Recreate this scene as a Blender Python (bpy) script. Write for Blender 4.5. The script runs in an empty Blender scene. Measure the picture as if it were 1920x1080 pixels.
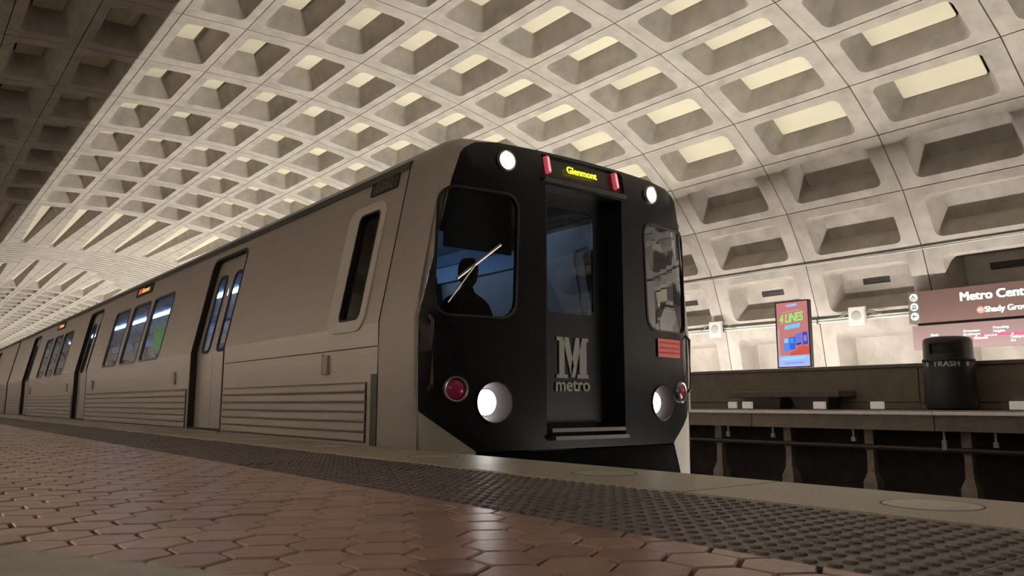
import bpy, bmesh, math, random
from mathutils import Vector, Matrix, Euler, noise
from mathutils.geometry import delaunay_2d_cdt
random.seed(7)
R = math.radians
S = bpy.context.scene
COL = S.collection
PI = math.pi

# ------------------------------------------------------------------ camera
H = 0.32
cam_d = bpy.data.cameras.new('camera')
cam = bpy.data.objects.new('camera', cam_d)
COL.objects.link(cam)
FPX, VPX, VPY = 1480.0, -220.0, 757.0
cam_d.sensor_width = 36.0
cam_d.lens = FPX / 1920 * 36.0
cam_d.clip_start = 0.01
cam_d.clip_end = 500
d = Vector((VPX - 960, -(VPY - 540), -FPX)).normalized()
p_ = math.atan(-d.y / d.z)
upc = Vector((0, math.cos(p_), math.sin(p_)))
xvc = d.cross(upc)
M3 = Matrix((xvc, d, upc))
cam.matrix_world = Matrix.Translation((0, 0, H)) @ M3.to_4x4()
cam_d.dof.use_dof = True
cam_d.dof.focus_distance = 7.0
cam_d.dof.aperture_fstop = 11.0
S.camera = cam
CAMP = Vector((0, 0, H))
M3T = M3.transposed()


def proj(P):
    c = M3T @ (Vector(P) - CAMP)
    if c.z > -0.05:
        return None
    return (960 + FPX * c.x / -c.z, 540 - FPX * c.y / -c.z, -c.z)


# ------------------------------------------------------------------ view, world
S.view_settings.view_transform = 'Standard'
S.view_settings.look = 'None'
S.view_settings.gamma = 1.0
S.view_settings.use_curve_mapping = False
S.view_settings.exposure = 0.0
w = bpy.data.worlds.new('world')
S.world = w
w.use_nodes = True
w.node_tree.nodes['Background'].inputs[0].default_value = (1.0, 0.85, 0.72, 1)
w.node_tree.nodes['Background'].inputs[1].default_value = 0.012


# ------------------------------------------------------------------ station lamps (fluorescent rows)
def strip(name, loc, aim, length, width, power, color, spread=180):
    L = bpy.data.lights.new(name, 'AREA')
    L.shape = 'RECTANGLE'
    L.size = width
    L.size_y = length
    L.energy = power
    L.color = color
    L.spread = R(spread)
    o = bpy.data.objects.new(name, L)
    COL.objects.link(o)
    zax = -Vector(aim).normalized()
    yax = Vector((0, 1, 0))
    xax = yax.cross(zax).normalized()
    o.matrix_world = Matrix.Translation(loc) @ Matrix((xax, yax, zax)).transposed().to_4x4()
    return o


WARM = (1.0, 0.94, 0.84)
TRX, TRZ = 8.33, -0.98
for i in range(16):                       # row of tubes in the trough beside the far track
    strip('track_lamp', (TRX, 1.6 + 6.0 * i, TRZ), (-0.05, 0, 1), 5.9, 0.035, 335, WARM)
for i in range(14):                       # cove behind the far parapet
    strip('cove_lamp', (12.142, -3 + 6.0 * i, 0.55), (0.45, 0, 1), 5.9, 0.04, 145, (1.0, 0.93, 0.86))
for i in range(10):                       # cove behind the near parapet
    strip('near_cove_lamp', (-3.25, -5 + 6.0 * i, 0.80), (-0.35, 0, 1), 5.9, 0.05, 165, (1.0, 0.92, 0.85), 96)


# ------------------------------------------------------------------ materials
def mat(name, col, rough=0.6, metal=0.0, noise_s=0.0, noise_a=0.0, bump=0.0, bump_s=60.0, rnd=0.0, spec=0.5,
        emis=None, emis_s=0.0, stain=0.0, stretch=(1, 1, 1), coat=0.0):
    m = bpy.data.materials.new(name)
    m.use_nodes = True
    nt = m.node_tree
    b = nt.nodes['Principled BSDF']
    b.inputs['Roughness'].default_value = rough
    b.inputs['Metallic'].default_value = metal
    b.inputs['Specular IOR Level'].default_value = spec
    b.inputs['Coat Weight'].default_value = coat
    c4 = (*col, 1)
    b.inputs['Base Color'].default_value = c4
    last = None
    if noise_a or stain or bump:
        tc = nt.nodes.new('ShaderNodeTexCoord')
        mp = nt.nodes.new('ShaderNodeMapping')
        mp.inputs['Scale'].default_value = stretch
        nt.links.new(tc.outputs['Object'], mp.inputs['Vector'])
        oi0 = nt.nodes.new('ShaderNodeObjectInfo')
        mul = nt.nodes.new('ShaderNodeMath')
        mul.operation = 'MULTIPLY'
        mul.inputs[1].default_value = 37.0
        nt.links.new(oi0.outputs['Random'], mul.inputs[0])
        add = nt.nodes.new('ShaderNodeVectorMath')
        nt.links.new(mp.outputs['Vector'], add.inputs[0])
        nt.links.new(mul.outputs[0], add.inputs[1])
        vec = add.outputs['Vector']
    if noise_a:
        n = nt.nodes.new('ShaderNodeTexNoise')
        n.inputs['Scale'].default_value = noise_s
        n.inputs['Detail'].default_value = 6
        nt.links.new(vec, n.inputs['Vector'])
        r = nt.nodes.new('ShaderNodeMapRange')
        r.inputs['From Min'].default_value = 0.3
        r.inputs['From Max'].default_value = 0.7
        r.inputs['To Min'].default_value = 1 - noise_a
        r.inputs['To Max'].default_value = 1 + noise_a
        nt.links.new(n.outputs['Fac'], r.inputs['Value'])
        last = r.outputs[0]
    if stain:
        n2 = nt.nodes.new('ShaderNodeTexNoise')
        n2.inputs['Scale'].default_value = 1.7
        n2.inputs['Detail'].default_value = 8
        n2.inputs['Roughness'].default_value = 0.7
        nt.links.new(vec, n2.inputs['Vector'])
        r2 = nt.nodes.new('ShaderNodeMapRange')
        r2.inputs['From Min'].default_value = 0.52
        r2.inputs['From Max'].default_value = 0.72
        r2.inputs['To Min'].default_value = 1
        r2.inputs['To Max'].default_value = 1 - stain
        nt.links.new(n2.outputs['Fac'], r2.inputs['Value'])
        if last is None:
            last = r2.outputs[0]
        else:
            mm = nt.nodes.new('ShaderNodeMath')
            mm.operation = 'MULTIPLY'
            nt.links.new(last, mm.inputs[0])
            nt.links.new(r2.outputs[0], mm.inputs[1])
            last = mm.outputs[0]
    if rnd:
        oi = nt.nodes.new('ShaderNodeObjectInfo')
        r3 = nt.nodes.new('ShaderNodeMapRange')
        r3.inputs['To Min'].default_value = 1 - rnd
        r3.inputs['To Max'].default_value = 1 + rnd
        nt.links.new(oi.outputs['Random'], r3.inputs['Value'])
        if last is None:
            last = r3.outputs[0]
        else:
            mm = nt.nodes.new('ShaderNodeMath')
            mm.operation = 'MULTIPLY'
            nt.links.new(last, mm.inputs[0])
            nt.links.new(r3.outputs[0], mm.inputs[1])
            last = mm.outputs[0]
    if last is not None:
        vm = nt.nodes.new('ShaderNodeVectorMath')
        vm.operation = 'SCALE'
        vm.inputs[0].default_value = col
        nt.links.new(last, vm.inputs['Scale'])
        nt.links.new(vm.outputs['Vector'], b.inputs['Base Color'])
    if bump:
        nb = nt.nodes.new('ShaderNodeTexNoise')
        nb.inputs['Scale'].default_value = bump_s
        nb.inputs['Detail'].default_value = 4
        nt.links.new(vec, nb.inputs['Vector'])
        bp = nt.nodes.new('ShaderNodeBump')
        bp.inputs['Strength'].default_value = bump
        bp.inputs['Distance'].default_value = 0.01
        nt.links.new(nb.outputs['Fac'], bp.inputs['Height'])
        nt.links.new(bp.outputs['Normal'], b.inputs['Normal'])
    if emis:
        b.inputs['Emission Color'].default_value = (*emis, 1)
        b.inputs['Emission Strength'].default_value = emis_s
    return m


def glass_mat(name, tint, rough=0.02, refl=0.06):
    m = bpy.data.materials.new(name)
    m.use_nodes = True
    nt = m.node_tree
    nt.nodes.remove(nt.nodes['Principled BSDF'])
    out = nt.nodes['Material Output']
    tr = nt.nodes.new('ShaderNodeBsdfTransparent')
    tr.inputs[0].default_value = (*tint, 1)
    gl = nt.nodes.new('ShaderNodeBsdfGlossy')
    gl.inputs['Roughness'].default_value = rough
    geo = nt.nodes.new('ShaderNodeNewGeometry')
    dt = nt.nodes.new('ShaderNodeVectorMath')
    dt.operation = 'DOT_PRODUCT'
    nt.links.new(geo.outputs['Normal'], dt.inputs[0])
    nt.links.new(geo.outputs['Incoming'], dt.inputs[1])
    prev = dt.outputs['Value']
    for op, val in (('ABSOLUTE', None), ('SUBTRACT', 1.0), ('POWER', 5.0), ('MULTIPLY_ADD', refl)):
        mn = nt.nodes.new('ShaderNodeMath')
        mn.operation = op
        if op == 'SUBTRACT':
            mn.inputs[0].default_value = val
            nt.links.new(prev, mn.inputs[1])
        else:
            nt.links.new(prev, mn.inputs[0])
            if op == 'POWER':
                mn.inputs[1].default_value = val
            if op == 'MULTIPLY_ADD':
                mn.inputs[1].default_value = 0.94
                mn.inputs[2].default_value = val
        prev = mn.outputs[0]
    mx = nt.nodes.new('ShaderNodeMixShader')
    nt.links.new(prev, mx.inputs[0])
    nt.links.new(tr.outputs[0], mx.inputs[1])
    nt.links.new(gl.outputs[0], mx.inputs[2])
    nt.links.new(mx.outputs[0], out.inputs['Surface'])
    return m


MT = {}
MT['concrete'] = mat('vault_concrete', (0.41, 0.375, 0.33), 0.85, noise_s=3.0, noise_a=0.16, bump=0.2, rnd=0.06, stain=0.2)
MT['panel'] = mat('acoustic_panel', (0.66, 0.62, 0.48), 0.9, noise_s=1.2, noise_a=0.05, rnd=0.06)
MT['joint'] = mat('joint_dark', (0.09, 0.078, 0.066), 0.9, noise_s=2, noise_a=0.2)
MT['tile'] = mat('hex_tile', (0.37, 0.228, 0.188), 0.30, noise_s=25, noise_a=0.16, bump=0.05, bump_s=90, rnd=0.16)
MT['grout'] = mat('tile_grout', (0.095, 0.075, 0.062), 0.9, noise_s=20, noise_a=0.25)
MT['tactile'] = mat('tactile_brown', (0.125, 0.094, 0.086), 0.45, noise_s=14, noise_a=0.18, rnd=0.12, stain=0.2)
MT['granite'] = mat('edge_granite', (0.35, 0.305, 0.245), 0.42, noise_s=160, noise_a=0.28, bump=0.08, bump_s=120, rnd=0.04)
MT['lens'] = mat('edge_lens', (0.46, 0.44, 0.35), 0.35, noise_s=30, noise_a=0.12)
MT['darkmetal'] = mat('dark_metal', (0.03, 0.029, 0.028), 0.5)
MT['ledge'] = mat('bench_granite', (0.40, 0.375, 0.34), 0.5, noise_s=90, noise_a=0.14)
MT['parapet'] = mat('parapet_panel', (0.165, 0.135, 0.105), 0.7, noise_s=5, noise_a=0.10, stain=0.15)
MT['parapet_cap'] = mat('parapet_cap', (0.15, 0.125, 0.105), 0.6, noise_s=8, noise_a=0.12)
MT['fascia'] = mat('fascia_concrete', (0.21, 0.175, 0.145), 0.8, noise_s=6, noise_a=0.14, stain=0.2)
MT['lip'] = mat('platform_lip', (0.20, 0.165, 0.15), 0.6, noise_s=40, noise_a=0.14)
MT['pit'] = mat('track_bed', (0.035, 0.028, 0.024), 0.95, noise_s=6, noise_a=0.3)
MT['pier'] = mat('pier_concrete', (0.30, 0.25, 0.21), 0.9, noise_s=8, noise_a=0.25)
MT['rail'] = mat('rail_steel', (0.10, 0.085, 0.07), 0.45, metal=0.8)
MT['steel'] = mat('brushed_steel', (0.52, 0.468, 0.43), 0.40, metal=0.45, noise_s=2.2, noise_a=0.05, stretch=(1, 0.3, 6))
MT['steel2'] = mat('end_cap_grey', (0.40, 0.36, 0.325), 0.45, metal=0.2, noise_s=3, noise_a=0.05)
MT['mask'] = mat('front_black', (0.009, 0.0095, 0.0125), 0.24, spec=0.38, noise_s=3, noise_a=0.2)
MT['maskdark'] = mat('door_black', (0.009, 0.009, 0.012), 0.3)
MT['rubber'] = mat('black_rubber', (0.016, 0.014, 0.013), 0.65)
MT['cabframe'] = mat('cab_frame_paint', (0.66, 0.61, 0.56), 0.4)
MT['corner'] = mat('corner_panel_lit_grey', (0.46, 0.42, 0.375), 0.45)  # end cap grey made paler, the lamp light is put into the colour
MT['frame'] = mat('window_frame_grey', (0.34, 0.31, 0.28), 0.35, metal=0.6)
MT['winframe'] = mat('window_frame_dark', (0.10, 0.088, 0.08), 0.4, metal=0.4)
MT['chrome'] = mat('chrome', (0.75, 0.70, 0.71), 0.12, metal=1.0)
MT['lamp'] = mat('lamp_white', (0.9, 0.9, 0.9), 0.3, emis=(1.0, 0.96, 0.92), emis_s=11)
MT['lamp2'] = mat('upper_lamp_white', (0.9, 0.9, 0.9), 0.3, emis=(0.93, 0.97, 1.0), emis_s=9)
MT['red'] = mat('tail_lens_red', (0.17, 0.015, 0.035), 0.2, emis=(0.5, 0.03, 0.09), emis_s=0.06)
MT['marker'] = mat('marker_red', (0.6, 0.1, 0.12), 0.3, emis=(0.9, 0.10, 0.14), emis_s=0.45)
MT['markercore'] = mat('marker_core', (0.8, 0.6, 0.6), 0.3, emis=(0.9, 0.55, 0.55), emis_s=0.6)
MT['led_y'] = mat('led_yellow', (0.8, 0.8, 0.1), 0.5, emis=(0.9, 0.85, 0.03), emis_s=1.6)
MT['led_o'] = mat('led_amber', (0.8, 0.5, 0.2), 0.5, emis=(1.0, 0.52, 0.16), emis_s=0.9)
MT['led_r'] = mat('led_red', (0.6, 0.1, 0.1), 0.5, emis=(0.8, 0.12, 0.07), emis_s=0.6)
MT['ledback'] = mat('led_board', (0.035, 0.028, 0.026), 0.25)
MT['sticker'] = mat('sticker_red', (0.62, 0.13, 0.12), 0.4)
MT['sticker2'] = mat('sticker_dark_red', (0.36, 0.05, 0.05), 0.4)
MT['logo'] = mat('logo_grey', (0.34, 0.33, 0.30), 0.5)
MT['plate'] = mat('number_plate_dark', (0.05, 0.045, 0.043), 0.4)
MT['plate_t'] = mat('number_plate_text', (0.16, 0.14, 0.13), 0.5)
MT['glass'] = glass_mat('train_glass', (0.72, 0.78, 0.80), refl=0.33)
MT['glassright'] = glass_mat('dark_reflective_glass', (0.34, 0.38, 0.40), refl=0.26)
MT['glassdark'] = glass_mat('dark_glass', (0.34, 0.38, 0.40))
MT['hood'] = mat('lamp_well_satin', (0.022, 0.016, 0.0175), 0.55, spec=0.1, metal=0.0)
MT['blackglass'] = mat('cab_black_glass', (0.010, 0.011, 0.012), 0.08, spec=0.25)
MT['inside'] = mat('interior_lining', (0.45, 0.56, 0.74), 0.6)
MT['insidedark'] = mat('cab_lining', (0.03, 0.034, 0.04), 0.6)
MT['seatblue'] = mat('seat_blue', (0.03, 0.07, 0.22), 0.7)
MT['inlamp'] = mat('interior_lamp', (0.9, 0.9, 0.9), 0.4, emis=(0.46, 0.68, 1.0), emis_s=24.0)
MT['green'] = mat('green_panel', (0.10, 0.62, 0.12), 0.5, emis=(0.12, 0.62, 0.14), emis_s=0.35)
MT['bulk'] = mat('bulkhead_blue', (0.10, 0.24, 0.60), 0.5)
MT['cloth'] = mat('driver_cloth', (0.02, 0.025, 0.04), 0.9)
MT['skin'] = mat('skin', (0.10, 0.06, 0.045), 0.6)
MT['hair'] = mat('hair', (0.012, 0.01, 0.01), 0.7)
MT['bin'] = mat('bin_black', (0.013, 0.013, 0.013), 0.42)
MT['bin2'] = mat('bin_lid_black', (0.016, 0.017, 0.018), 0.35)
MT['white'] = mat('white_paint', (0.72, 0.70, 0.66), 0.5)
MT['binwhite'] = mat('bin_lettering', (0.50, 0.49, 0.47), 0.6)
MT['signbrown'] = mat('sign_brown', (0.165, 0.10, 0.088), 0.45, emis=(0.165, 0.10, 0.088), emis_s=0.08)  # sign boards and lettering glow faintly, standing in for light on them
MT['signmap'] = mat('sign_map_brown', (0.215, 0.15, 0.15), 0.45, emis=(0.30, 0.205, 0.205), emis_s=0.05)
MT['signgrey'] = mat('sign_grey', (0.15, 0.135, 0.115), 0.5, emis=(0.15, 0.135, 0.115), emis_s=0.05)
MT['signwhite'] = mat('sign_white', (0.85, 0.85, 0.82), 0.5, emis=(1, 1, 0.96), emis_s=0.25)
MT['signred'] = mat('sign_red', (0.70, 0.05, 0.12), 0.5, emis=(0.75, 0.05, 0.13), emis_s=0.45)
MT['signredpale'] = mat('sign_red_dot', (0.75, 0.22, 0.22), 0.5, emis=(0.8, 0.22, 0.22), emis_s=0.4)
MT['signblack'] = mat('sign_black', (0.02, 0.018, 0.017), 0.6)
MT['conduit'] = mat('conduit_pale', (0.52, 0.53, 0.48), 0.45)
MT['conduitd'] = mat('conduit_dark', (0.08, 0.085, 0.08), 0.5)
MT['cable'] = mat('cable_grey_green', (0.13, 0.14, 0.08), 0.5)
MT['speaker'] = mat('speaker_white', (0.66, 0.63, 0.58), 0.5)
MT['grille'] = mat('speaker_grille', (0.42, 0.41, 0.39), 0.6)
MT['vent'] = mat('vent_black', (0.022, 0.023, 0.024), 0.5)
MT['benchc'] = mat('bench_concrete', (0.12, 0.098, 0.08), 0.7, noise_s=10, noise_a=0.12)
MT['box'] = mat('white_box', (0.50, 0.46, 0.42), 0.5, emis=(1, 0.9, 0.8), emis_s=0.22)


def screen_mat(name, c, s=1.0):
    return mat(name, (0.02, 0.02, 0.02), 0.25, emis=c, emis_s=s)


# ------------------------------------------------------------------ mesh helpers
class MB:
    def __init__(s):
        s.v = []
        s.f = []

    def poly(s, pts):
        n = len(s.v)
        s.v += [tuple(p) for p in pts]
        s.f.append(tuple(range(n, n + len(pts))))

    def box(s, x0, y0, z0, x1, y1, z1):
        n = len(s.v)
        s.v += [(x0, y0, z0), (x1, y0, z0), (x1, y1, z0), (x0, y1, z0), (x0, y0, z1), (x1, y0, z1), (x1, y1, z1), (x0, y1, z1)]
        s.f += [tuple(n + i for i in q) for q in ((0, 3, 2, 1), (4, 5, 6, 7), (0, 1, 5, 4), (1, 2, 6, 5), (2, 3, 7, 6), (3, 0, 4, 7))]

    def loft(s, rings, closed=True, cap0=False, cap1=False):
        n = len(s.v)
        k = len(rings[0])
        for r in rings:
            s.v += [tuple(p) for p in r]
        for i in range(len(rings) - 1):
            for j in range(k if closed else k - 1):
                a = n + i * k + j
                b = n + i * k + (j + 1) % k
                s.f.append((a, b, b + k, a + k))
        if cap0:
            s.f.append(tuple(n + j for j in reversed(range(k))))
        if cap1:
            s.f.append(tuple(n + (len(rings) - 1) * k + j for j in range(k)))

    def tube(s, pts, r, n=8, caps=True):
        rings = []
        pts = [Vector(p) for p in pts]
        for i, p in enumerate(pts):
            t = (pts[min(i + 1, len(pts) - 1)] - pts[max(i - 1, 0)]).normalized()
            u = t.cross(Vector((0, 0, 1)))
            if u.length < 1e-3:
                u = t.cross(Vector((1, 0, 0)))
            u.normalize()
            q = t.cross(u)
            rr = r[i] if isinstance(r, (list, tuple)) else r
            rings.append([p + (u * math.cos(2 * PI * k / n) + q * math.sin(2 * PI * k / n)) * rr for k in range(n)])
        s.loft(rings, True, caps, caps)

    def disc_stack(s, c, ax, prof, n=24, cap0=True, cap1=True):
        """revolve (radius, height) list about axis ax through c"""
        ax = Vector(ax).normalized()
        u = ax.cross(Vector((0, 0, 1)))
        if u.length < 1e-3:
            u = Vector((1, 0, 0))
        u.normalize()
        q = ax.cross(u)
        c = Vector(c)
        rings = [[c + ax * h + (u * math.cos(2 * PI * k / n) + q * math.sin(2 * PI * k / n)) * r for k in range(n)] for r, h in prof]
        s.loft(rings, True, cap0, cap1)

    def mesh(s, name, m, smooth=None):
        me = bpy.data.meshes.new(name)
        me.from_pydata([tuple(p) for p in s.v], [], s.f)
        me.materials.append(m)
        bm = bmesh.new()
        bm.from_mesh(me)
        bmesh.ops.remove_doubles(bm, verts=bm.verts, dist=1e-5)
        bmesh.ops.recalc_face_normals(bm, faces=bm.faces)
        bm.to_mesh(me)
        bm.free()
        if smooth:
            me.shade_smooth()
            me.set_sharp_from_angle(angle=R(smooth))
        me.update()
        return me

    def build(s, name, m, parent=None, smooth=None, loc=None):
        o = bpy.data.objects.new(name, s.mesh(name, m, smooth))
        COL.objects.link(o)
        if loc:
            o.location = loc
        if parent:
            o.parent = parent
        return o


def inst(name, me, parent=None, mw=None):
    o = bpy.data.objects.new(name, me)
    COL.objects.link(o)
    if parent:
        o.parent = parent
    if mw is not None:
        o.matrix_local = mw
    return o


def empty(name, loc=(0, 0, 0)):
    o = bpy.data.objects.new(name, None)
    o.empty_display_size = 0.2
    o.location = loc
    COL.objects.link(o)
    return o


def tag(o, label=None, cat=None, group=None, kind=None):
    if label:
        o['label'] = label
    if cat:
        o['category'] = cat
    if group:
        o['group'] = group
    if kind:
        o['kind'] = kind
    return o


def rrect(cx, cy, hx, hy, r, n=4):
    pts = []
    for (sx, sy, a0) in ((1, 1, 0), (-1, 1, 90), (-1, -1, 180), (1, -1, 270)):
        for k in range(n):
            a = R(a0 + 90 * k / (n - 1))
            pts.append((cx + sx * (hx - r) + r * math.cos(a), cy + sy * (hy - r) + r * math.sin(a)))
    return pts


def inpoly(p, poly):
    x, y = p
    c = False
    j = len(poly) - 1
    for i in range(len(poly)):
        xi, yi = poly[i]
        xj, yj = poly[j]
        if (yi > y) != (yj > y) and x < (xj - xi) * (y - yi) / (yj - yi) + xi:
            c = not c
        j = i
    return c


def sheet(mb, outline, holes, fn, lines=(), extra=()):
    """triangulated 2D sheet with holes mapped by fn to 3D"""
    V = []
    E = []
    for poly in [outline] + list(holes):
        n = len(V)
        V += [Vector(p) for p in poly]
        E += [(n + i, n + (i + 1) % len(poly)) for i in range(len(poly))]
    for a, b in lines:
        n = len(V)
        V += [Vector(a), Vector(b)]
        E.append((n, n + 1))
    V += [Vector(p) for p in extra]
    r = delaunay_2d_cdt(V, E, [], 0, 1e-5)
    vs, fs = r[0], r[2]
    n = len(mb.v)
    mb.v += [fn(v.x, v.y) for v in vs]
    for f in fs:
        c = sum((vs[i] for i in f), Vector((0, 0))) / len(f)
        if inpoly(c, outline) and not any(inpoly(c, h) for h in holes):
            mb.f.append(tuple(n + i for i in f))


def text_polys(txt, size, bold=0.0, shear=0.0, align='LEFT', spacing=1.0):
    cu = bpy.data.curves.new('lettering', 'FONT')
    cu.body = txt
    cu.size = size
    cu.offset = bold
    cu.shear = shear
    cu.align_x = align
    cu.space_character = spacing
    cu.resolution_u = 3
    ob = bpy.data.objects.new('lettering', cu)
    COL.objects.link(ob)
    dg = bpy.context.evaluated_depsgraph_get()
    me = bpy.data.meshes.new_from_object(ob.evaluated_get(dg))
    vs = [tuple(v.co) for v in me.vertices]
    fs = [tuple(p.vertices) for p in me.polygons]
    bpy.data.objects.remove(ob)
    bpy.data.curves.remove(cu)
    bpy.data.meshes.remove(me)
    return vs, fs


def lettering(name, txt, size, m, fn, parent, bold=0.0, shear=0.0, align='LEFT', thick=0.004, spacing=1.0):
    """text as thin raised plates; fn(u, v, w) maps letter plane (w outwards) to 3D"""
    vs, fs = text_polys(txt, size, 0.0, shear, align, spacing)
    mb = MB()
    cps = [(0, 0)] if not bold else [(bold * a, bold * c * .6) for a, c in ((-1, -1), (-1, 1), (1, -1), (1, 1), (0, 0))]
    for k, (ax_, ay_) in enumerate(cps):
        n = len(mb.v)
        mb.v += [fn(v[0] + ax_, v[1] + ay_, thick + .0002 * k) for v in vs]
        mb.f += [tuple(n + i for i in f) for f in fs]
    me = bpy.data.meshes.new(name)
    me.from_pydata([tuple(p) for p in mb.v], [], mb.f)
    me.materials.append(m)
    o = bpy.data.objects.new(name, me)
    COL.objects.link(o)
    o.parent = parent
    return o


# ==================================================================== SETTING
Y0, Y1 = -4.0, 132.0
XE_IN, XE = 2.29, 2.92          # granite edge of the near platform
X_RED = 1.50
FX = 9.15                       # far platform edge
FZ = 0.24
PX = 12.0                       # far parapet face

# ---------------- near platform
mb = MB()
mb.box(-3.4, Y0, -1.3, XE - 0.06, 70, -0.030)
floor = mb.build('floor', MT['grout'])
tag(floor, 'near station platform paved in reddish hexagonal tiles with a granite edge', kind='structure')
# hex tiles
RT = 0.0815
hexm = []
for seed in range(4):
    mb = MB()
    rings = []
    for (rr, zz) in ((RT, -0.028), (RT, -0.004), (RT - 0.0035, 0.0)):
        rings.append([(rr * math.cos(R(30 + 60 * k)), rr * math.sin(R(30 + 60 * k)), zz) for k in range(6)])
    mb.loft(rings, True, False, True)
    hexm.append(mb.mesh('tile', MT['tile']))
PXH, PYH = 0.152, 0.152 * math.sqrt(3) / 2
cells = []
ox, oy = 1.2107, 1.6185
for j in range(-22, 420):
    for i in range(-24, 6):
        x = ox + PXH * (i + 0.5 * (j % 2))
        y = oy + PYH * j
        if x > X_RED - 0.005 + RT or x < -3.0:
            continue
        if y > 9 and x < -0.6:
            continue
        cells.append((x, y))


def clip_hex(x, y, xmax):
    pts = [(x + RT * math.cos(R(30 + 60 * k)), y + RT * math.sin(R(30 + 60 * k))) for k in range(6)]
    out = []
    for a, b in zip(pts, pts[1:] + pts[:1]):
        ina, inb = a[0] <= xmax, b[0] <= xmax
        if ina:
            out.append(a)
        if ina != inb:
            t = (xmax - a[0]) / (b[0] - a[0])
            out.append((xmax, a[1] + t * (b[1] - a[1])))
    return out


def scr(x, y):
    q = proj((x, y, 0))
    if not q or q[0] < -30 or q[0] > 1950 or q[1] > 1110:
        return -1
    return 1 / (q[2] ** 3)


cells.sort(key=lambda c: -scr(*c))
rest = MB()
for k, (x, y) in enumerate(cells):
    full = x + RT * 0.866 <= X_RED - 0.004
    tx, ty, dz = random.gauss(0, 0.0045), random.gauss(0, 0.0045), random.gauss(0, 0.0009)
    if k < 292 and scr(x, y) > 0:
        if full:
            mw = Matrix.Translation((x, y, dz)) @ Euler((tx, ty, 0)).to_matrix().to_4x4()
            inst('tile', hexm[k % 4], floor, mw)
        else:
            pts = clip_hex(x, y, X_RED - 0.006)
            if len(pts) >= 3:
                mb = MB()
                c = (sum(p[0] for p in pts) / len(pts), sum(p[1] for p in pts) / len(pts))
                ins = [(c[0] + (p[0] - c[0]) * 0.965, c[1] + (p[1] - c[1]) * 0.965) for p in pts]
                mb.loft([[(a, b, -0.028) for a, b in pts], [(a, b, -0.004) for a, b in pts], [(a, b, 0) for a, b in ins]], True, False, True)
                mb.build('tile', MT['tile'], floor)
    else:
        pts = clip_hex(x, y, X_RED - 0.006)
        if len(pts) < 3:
            continue
        c = (sum(p[0] for p in pts) / len(pts), sum(p[1] for p in pts) / len(pts))
        f3 = lambda a, b, z: (a, b, z + dz + (a - x) * ty + (b - y) * tx)
        ins = [(c[0] + (p[0] - c[0]) * 0.965, c[1] + (p[1] - c[1]) * 0.965) for p in pts]
        rest.loft([[f3(a, b, -0.02) for a, b in pts], [f3(a, b, 0) for a, b in ins]], True, False, True)
tag(rest.build('tile_field', MT['tile'], floor), kind='stuff')
# tactile pavers
mb = MB()
W = 0.395
g = 0.003
mb.loft([[(sx * (W / 2 - g), sy * (W / 2 - g), z) for sx, sy in ((-1, -1), (1, -1), (1, 1), (-1, 1))] for z in (-0.028, -0.002)], True, False, True)
for i in range(7):
    for j in range(7):
        cx, cy = (i - 3) * 0.0565, (j - 3) * 0.0565
        mb.loft([[(cx + r * math.cos(2 * PI * k / 9), cy + r * math.sin(2 * PI * k / 9), z) for k in range(9)]
                 for r, z in ((0.0165, -0.002), (0.0145, 0.0025), (0.010, 0.0045))], True, False, True)
tm = mb.mesh('tactile_paver', MT['tactile'])
nr = 0
far = MB()
for j in range(-8, 166):
    for i in range(2):
        x, y = X_RED + W * (i + 0.5), 0.1 + W * j
        dz = random.gauss(0, 0.0012)
        if j < 130:
            inst('tactile_paver', tm, floor, Matrix.Translation((x, y, dz)) @ Euler((random.gauss(0, .002), random.gauss(0, .002), 0)).to_matrix().to_4x4())
        else:
            far.box(x - W / 2 + g, y - W / 2 + g, -0.028, x + W / 2 - g, y + W / 2 - g, 0.0)
tag(far.build('tactile_field', MT['tactile'], floor), kind='stuff')
# granite edge slabs with round edge lights
LS = 1.45
mb = MB()
b_ = 0.012
mb.loft([[(0.003, -LS / 2 + .002, -0.16), (XE - XE_IN, -LS / 2 + .002, -0.16), (XE - XE_IN, LS / 2 - .002, -0.16), (0.003, LS / 2 - .002, -0.16)],
         [(0.003, -LS / 2 + .002, 0.006 - b_), (XE - XE_IN, -LS / 2 + .002, 0.006 - b_), (XE - XE_IN, LS / 2 - .002, 0.006 - b_), (0.003, LS / 2 - .002, 0.006 - b_)],
         [(0.006, -LS / 2 + .004, 0.006), (XE - XE_IN - b_, -LS / 2 + .004, 0.006), (XE - XE_IN - b_, LS / 2 - .004, 0.006), (0.006, LS / 2 - .004, 0.006)]], True, True, True)
sm = mb.mesh('edge_slab', MT['granite'])
mb = MB()
mb.disc_stack((0, 0, 0), (0, 0, 1), ((0.150, -0.01), (0.150, 0.001), (0.143, 0.001), (0.143, 0.0005)), 28, False, False)
ringm = mb.mesh('edge_light_ring', MT['darkmetal'])
mb = MB()
mb.disc_stack((0, 0, 0), (0, 0, 1), ((0.142, -0.01), (0.142, 0.001), (0.10, 0.004)), 28, False, True)
lensm = mb.mesh('edge_light', MT['lens'])
for j in range(-3, 44):
    y = 1.19 + LS * j
    s_ = inst('edge_slab', sm, floor, Matrix.Translation((XE_IN, y, random.gauss(0, .0008))))
    inst('edge_light_ring', ringm, s_, Matrix.Translation((0.33, 0, 0.006)))
    inst('edge_light', lensm, s_, Matrix.Translation((0.33, 0, 0.006)))

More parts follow.
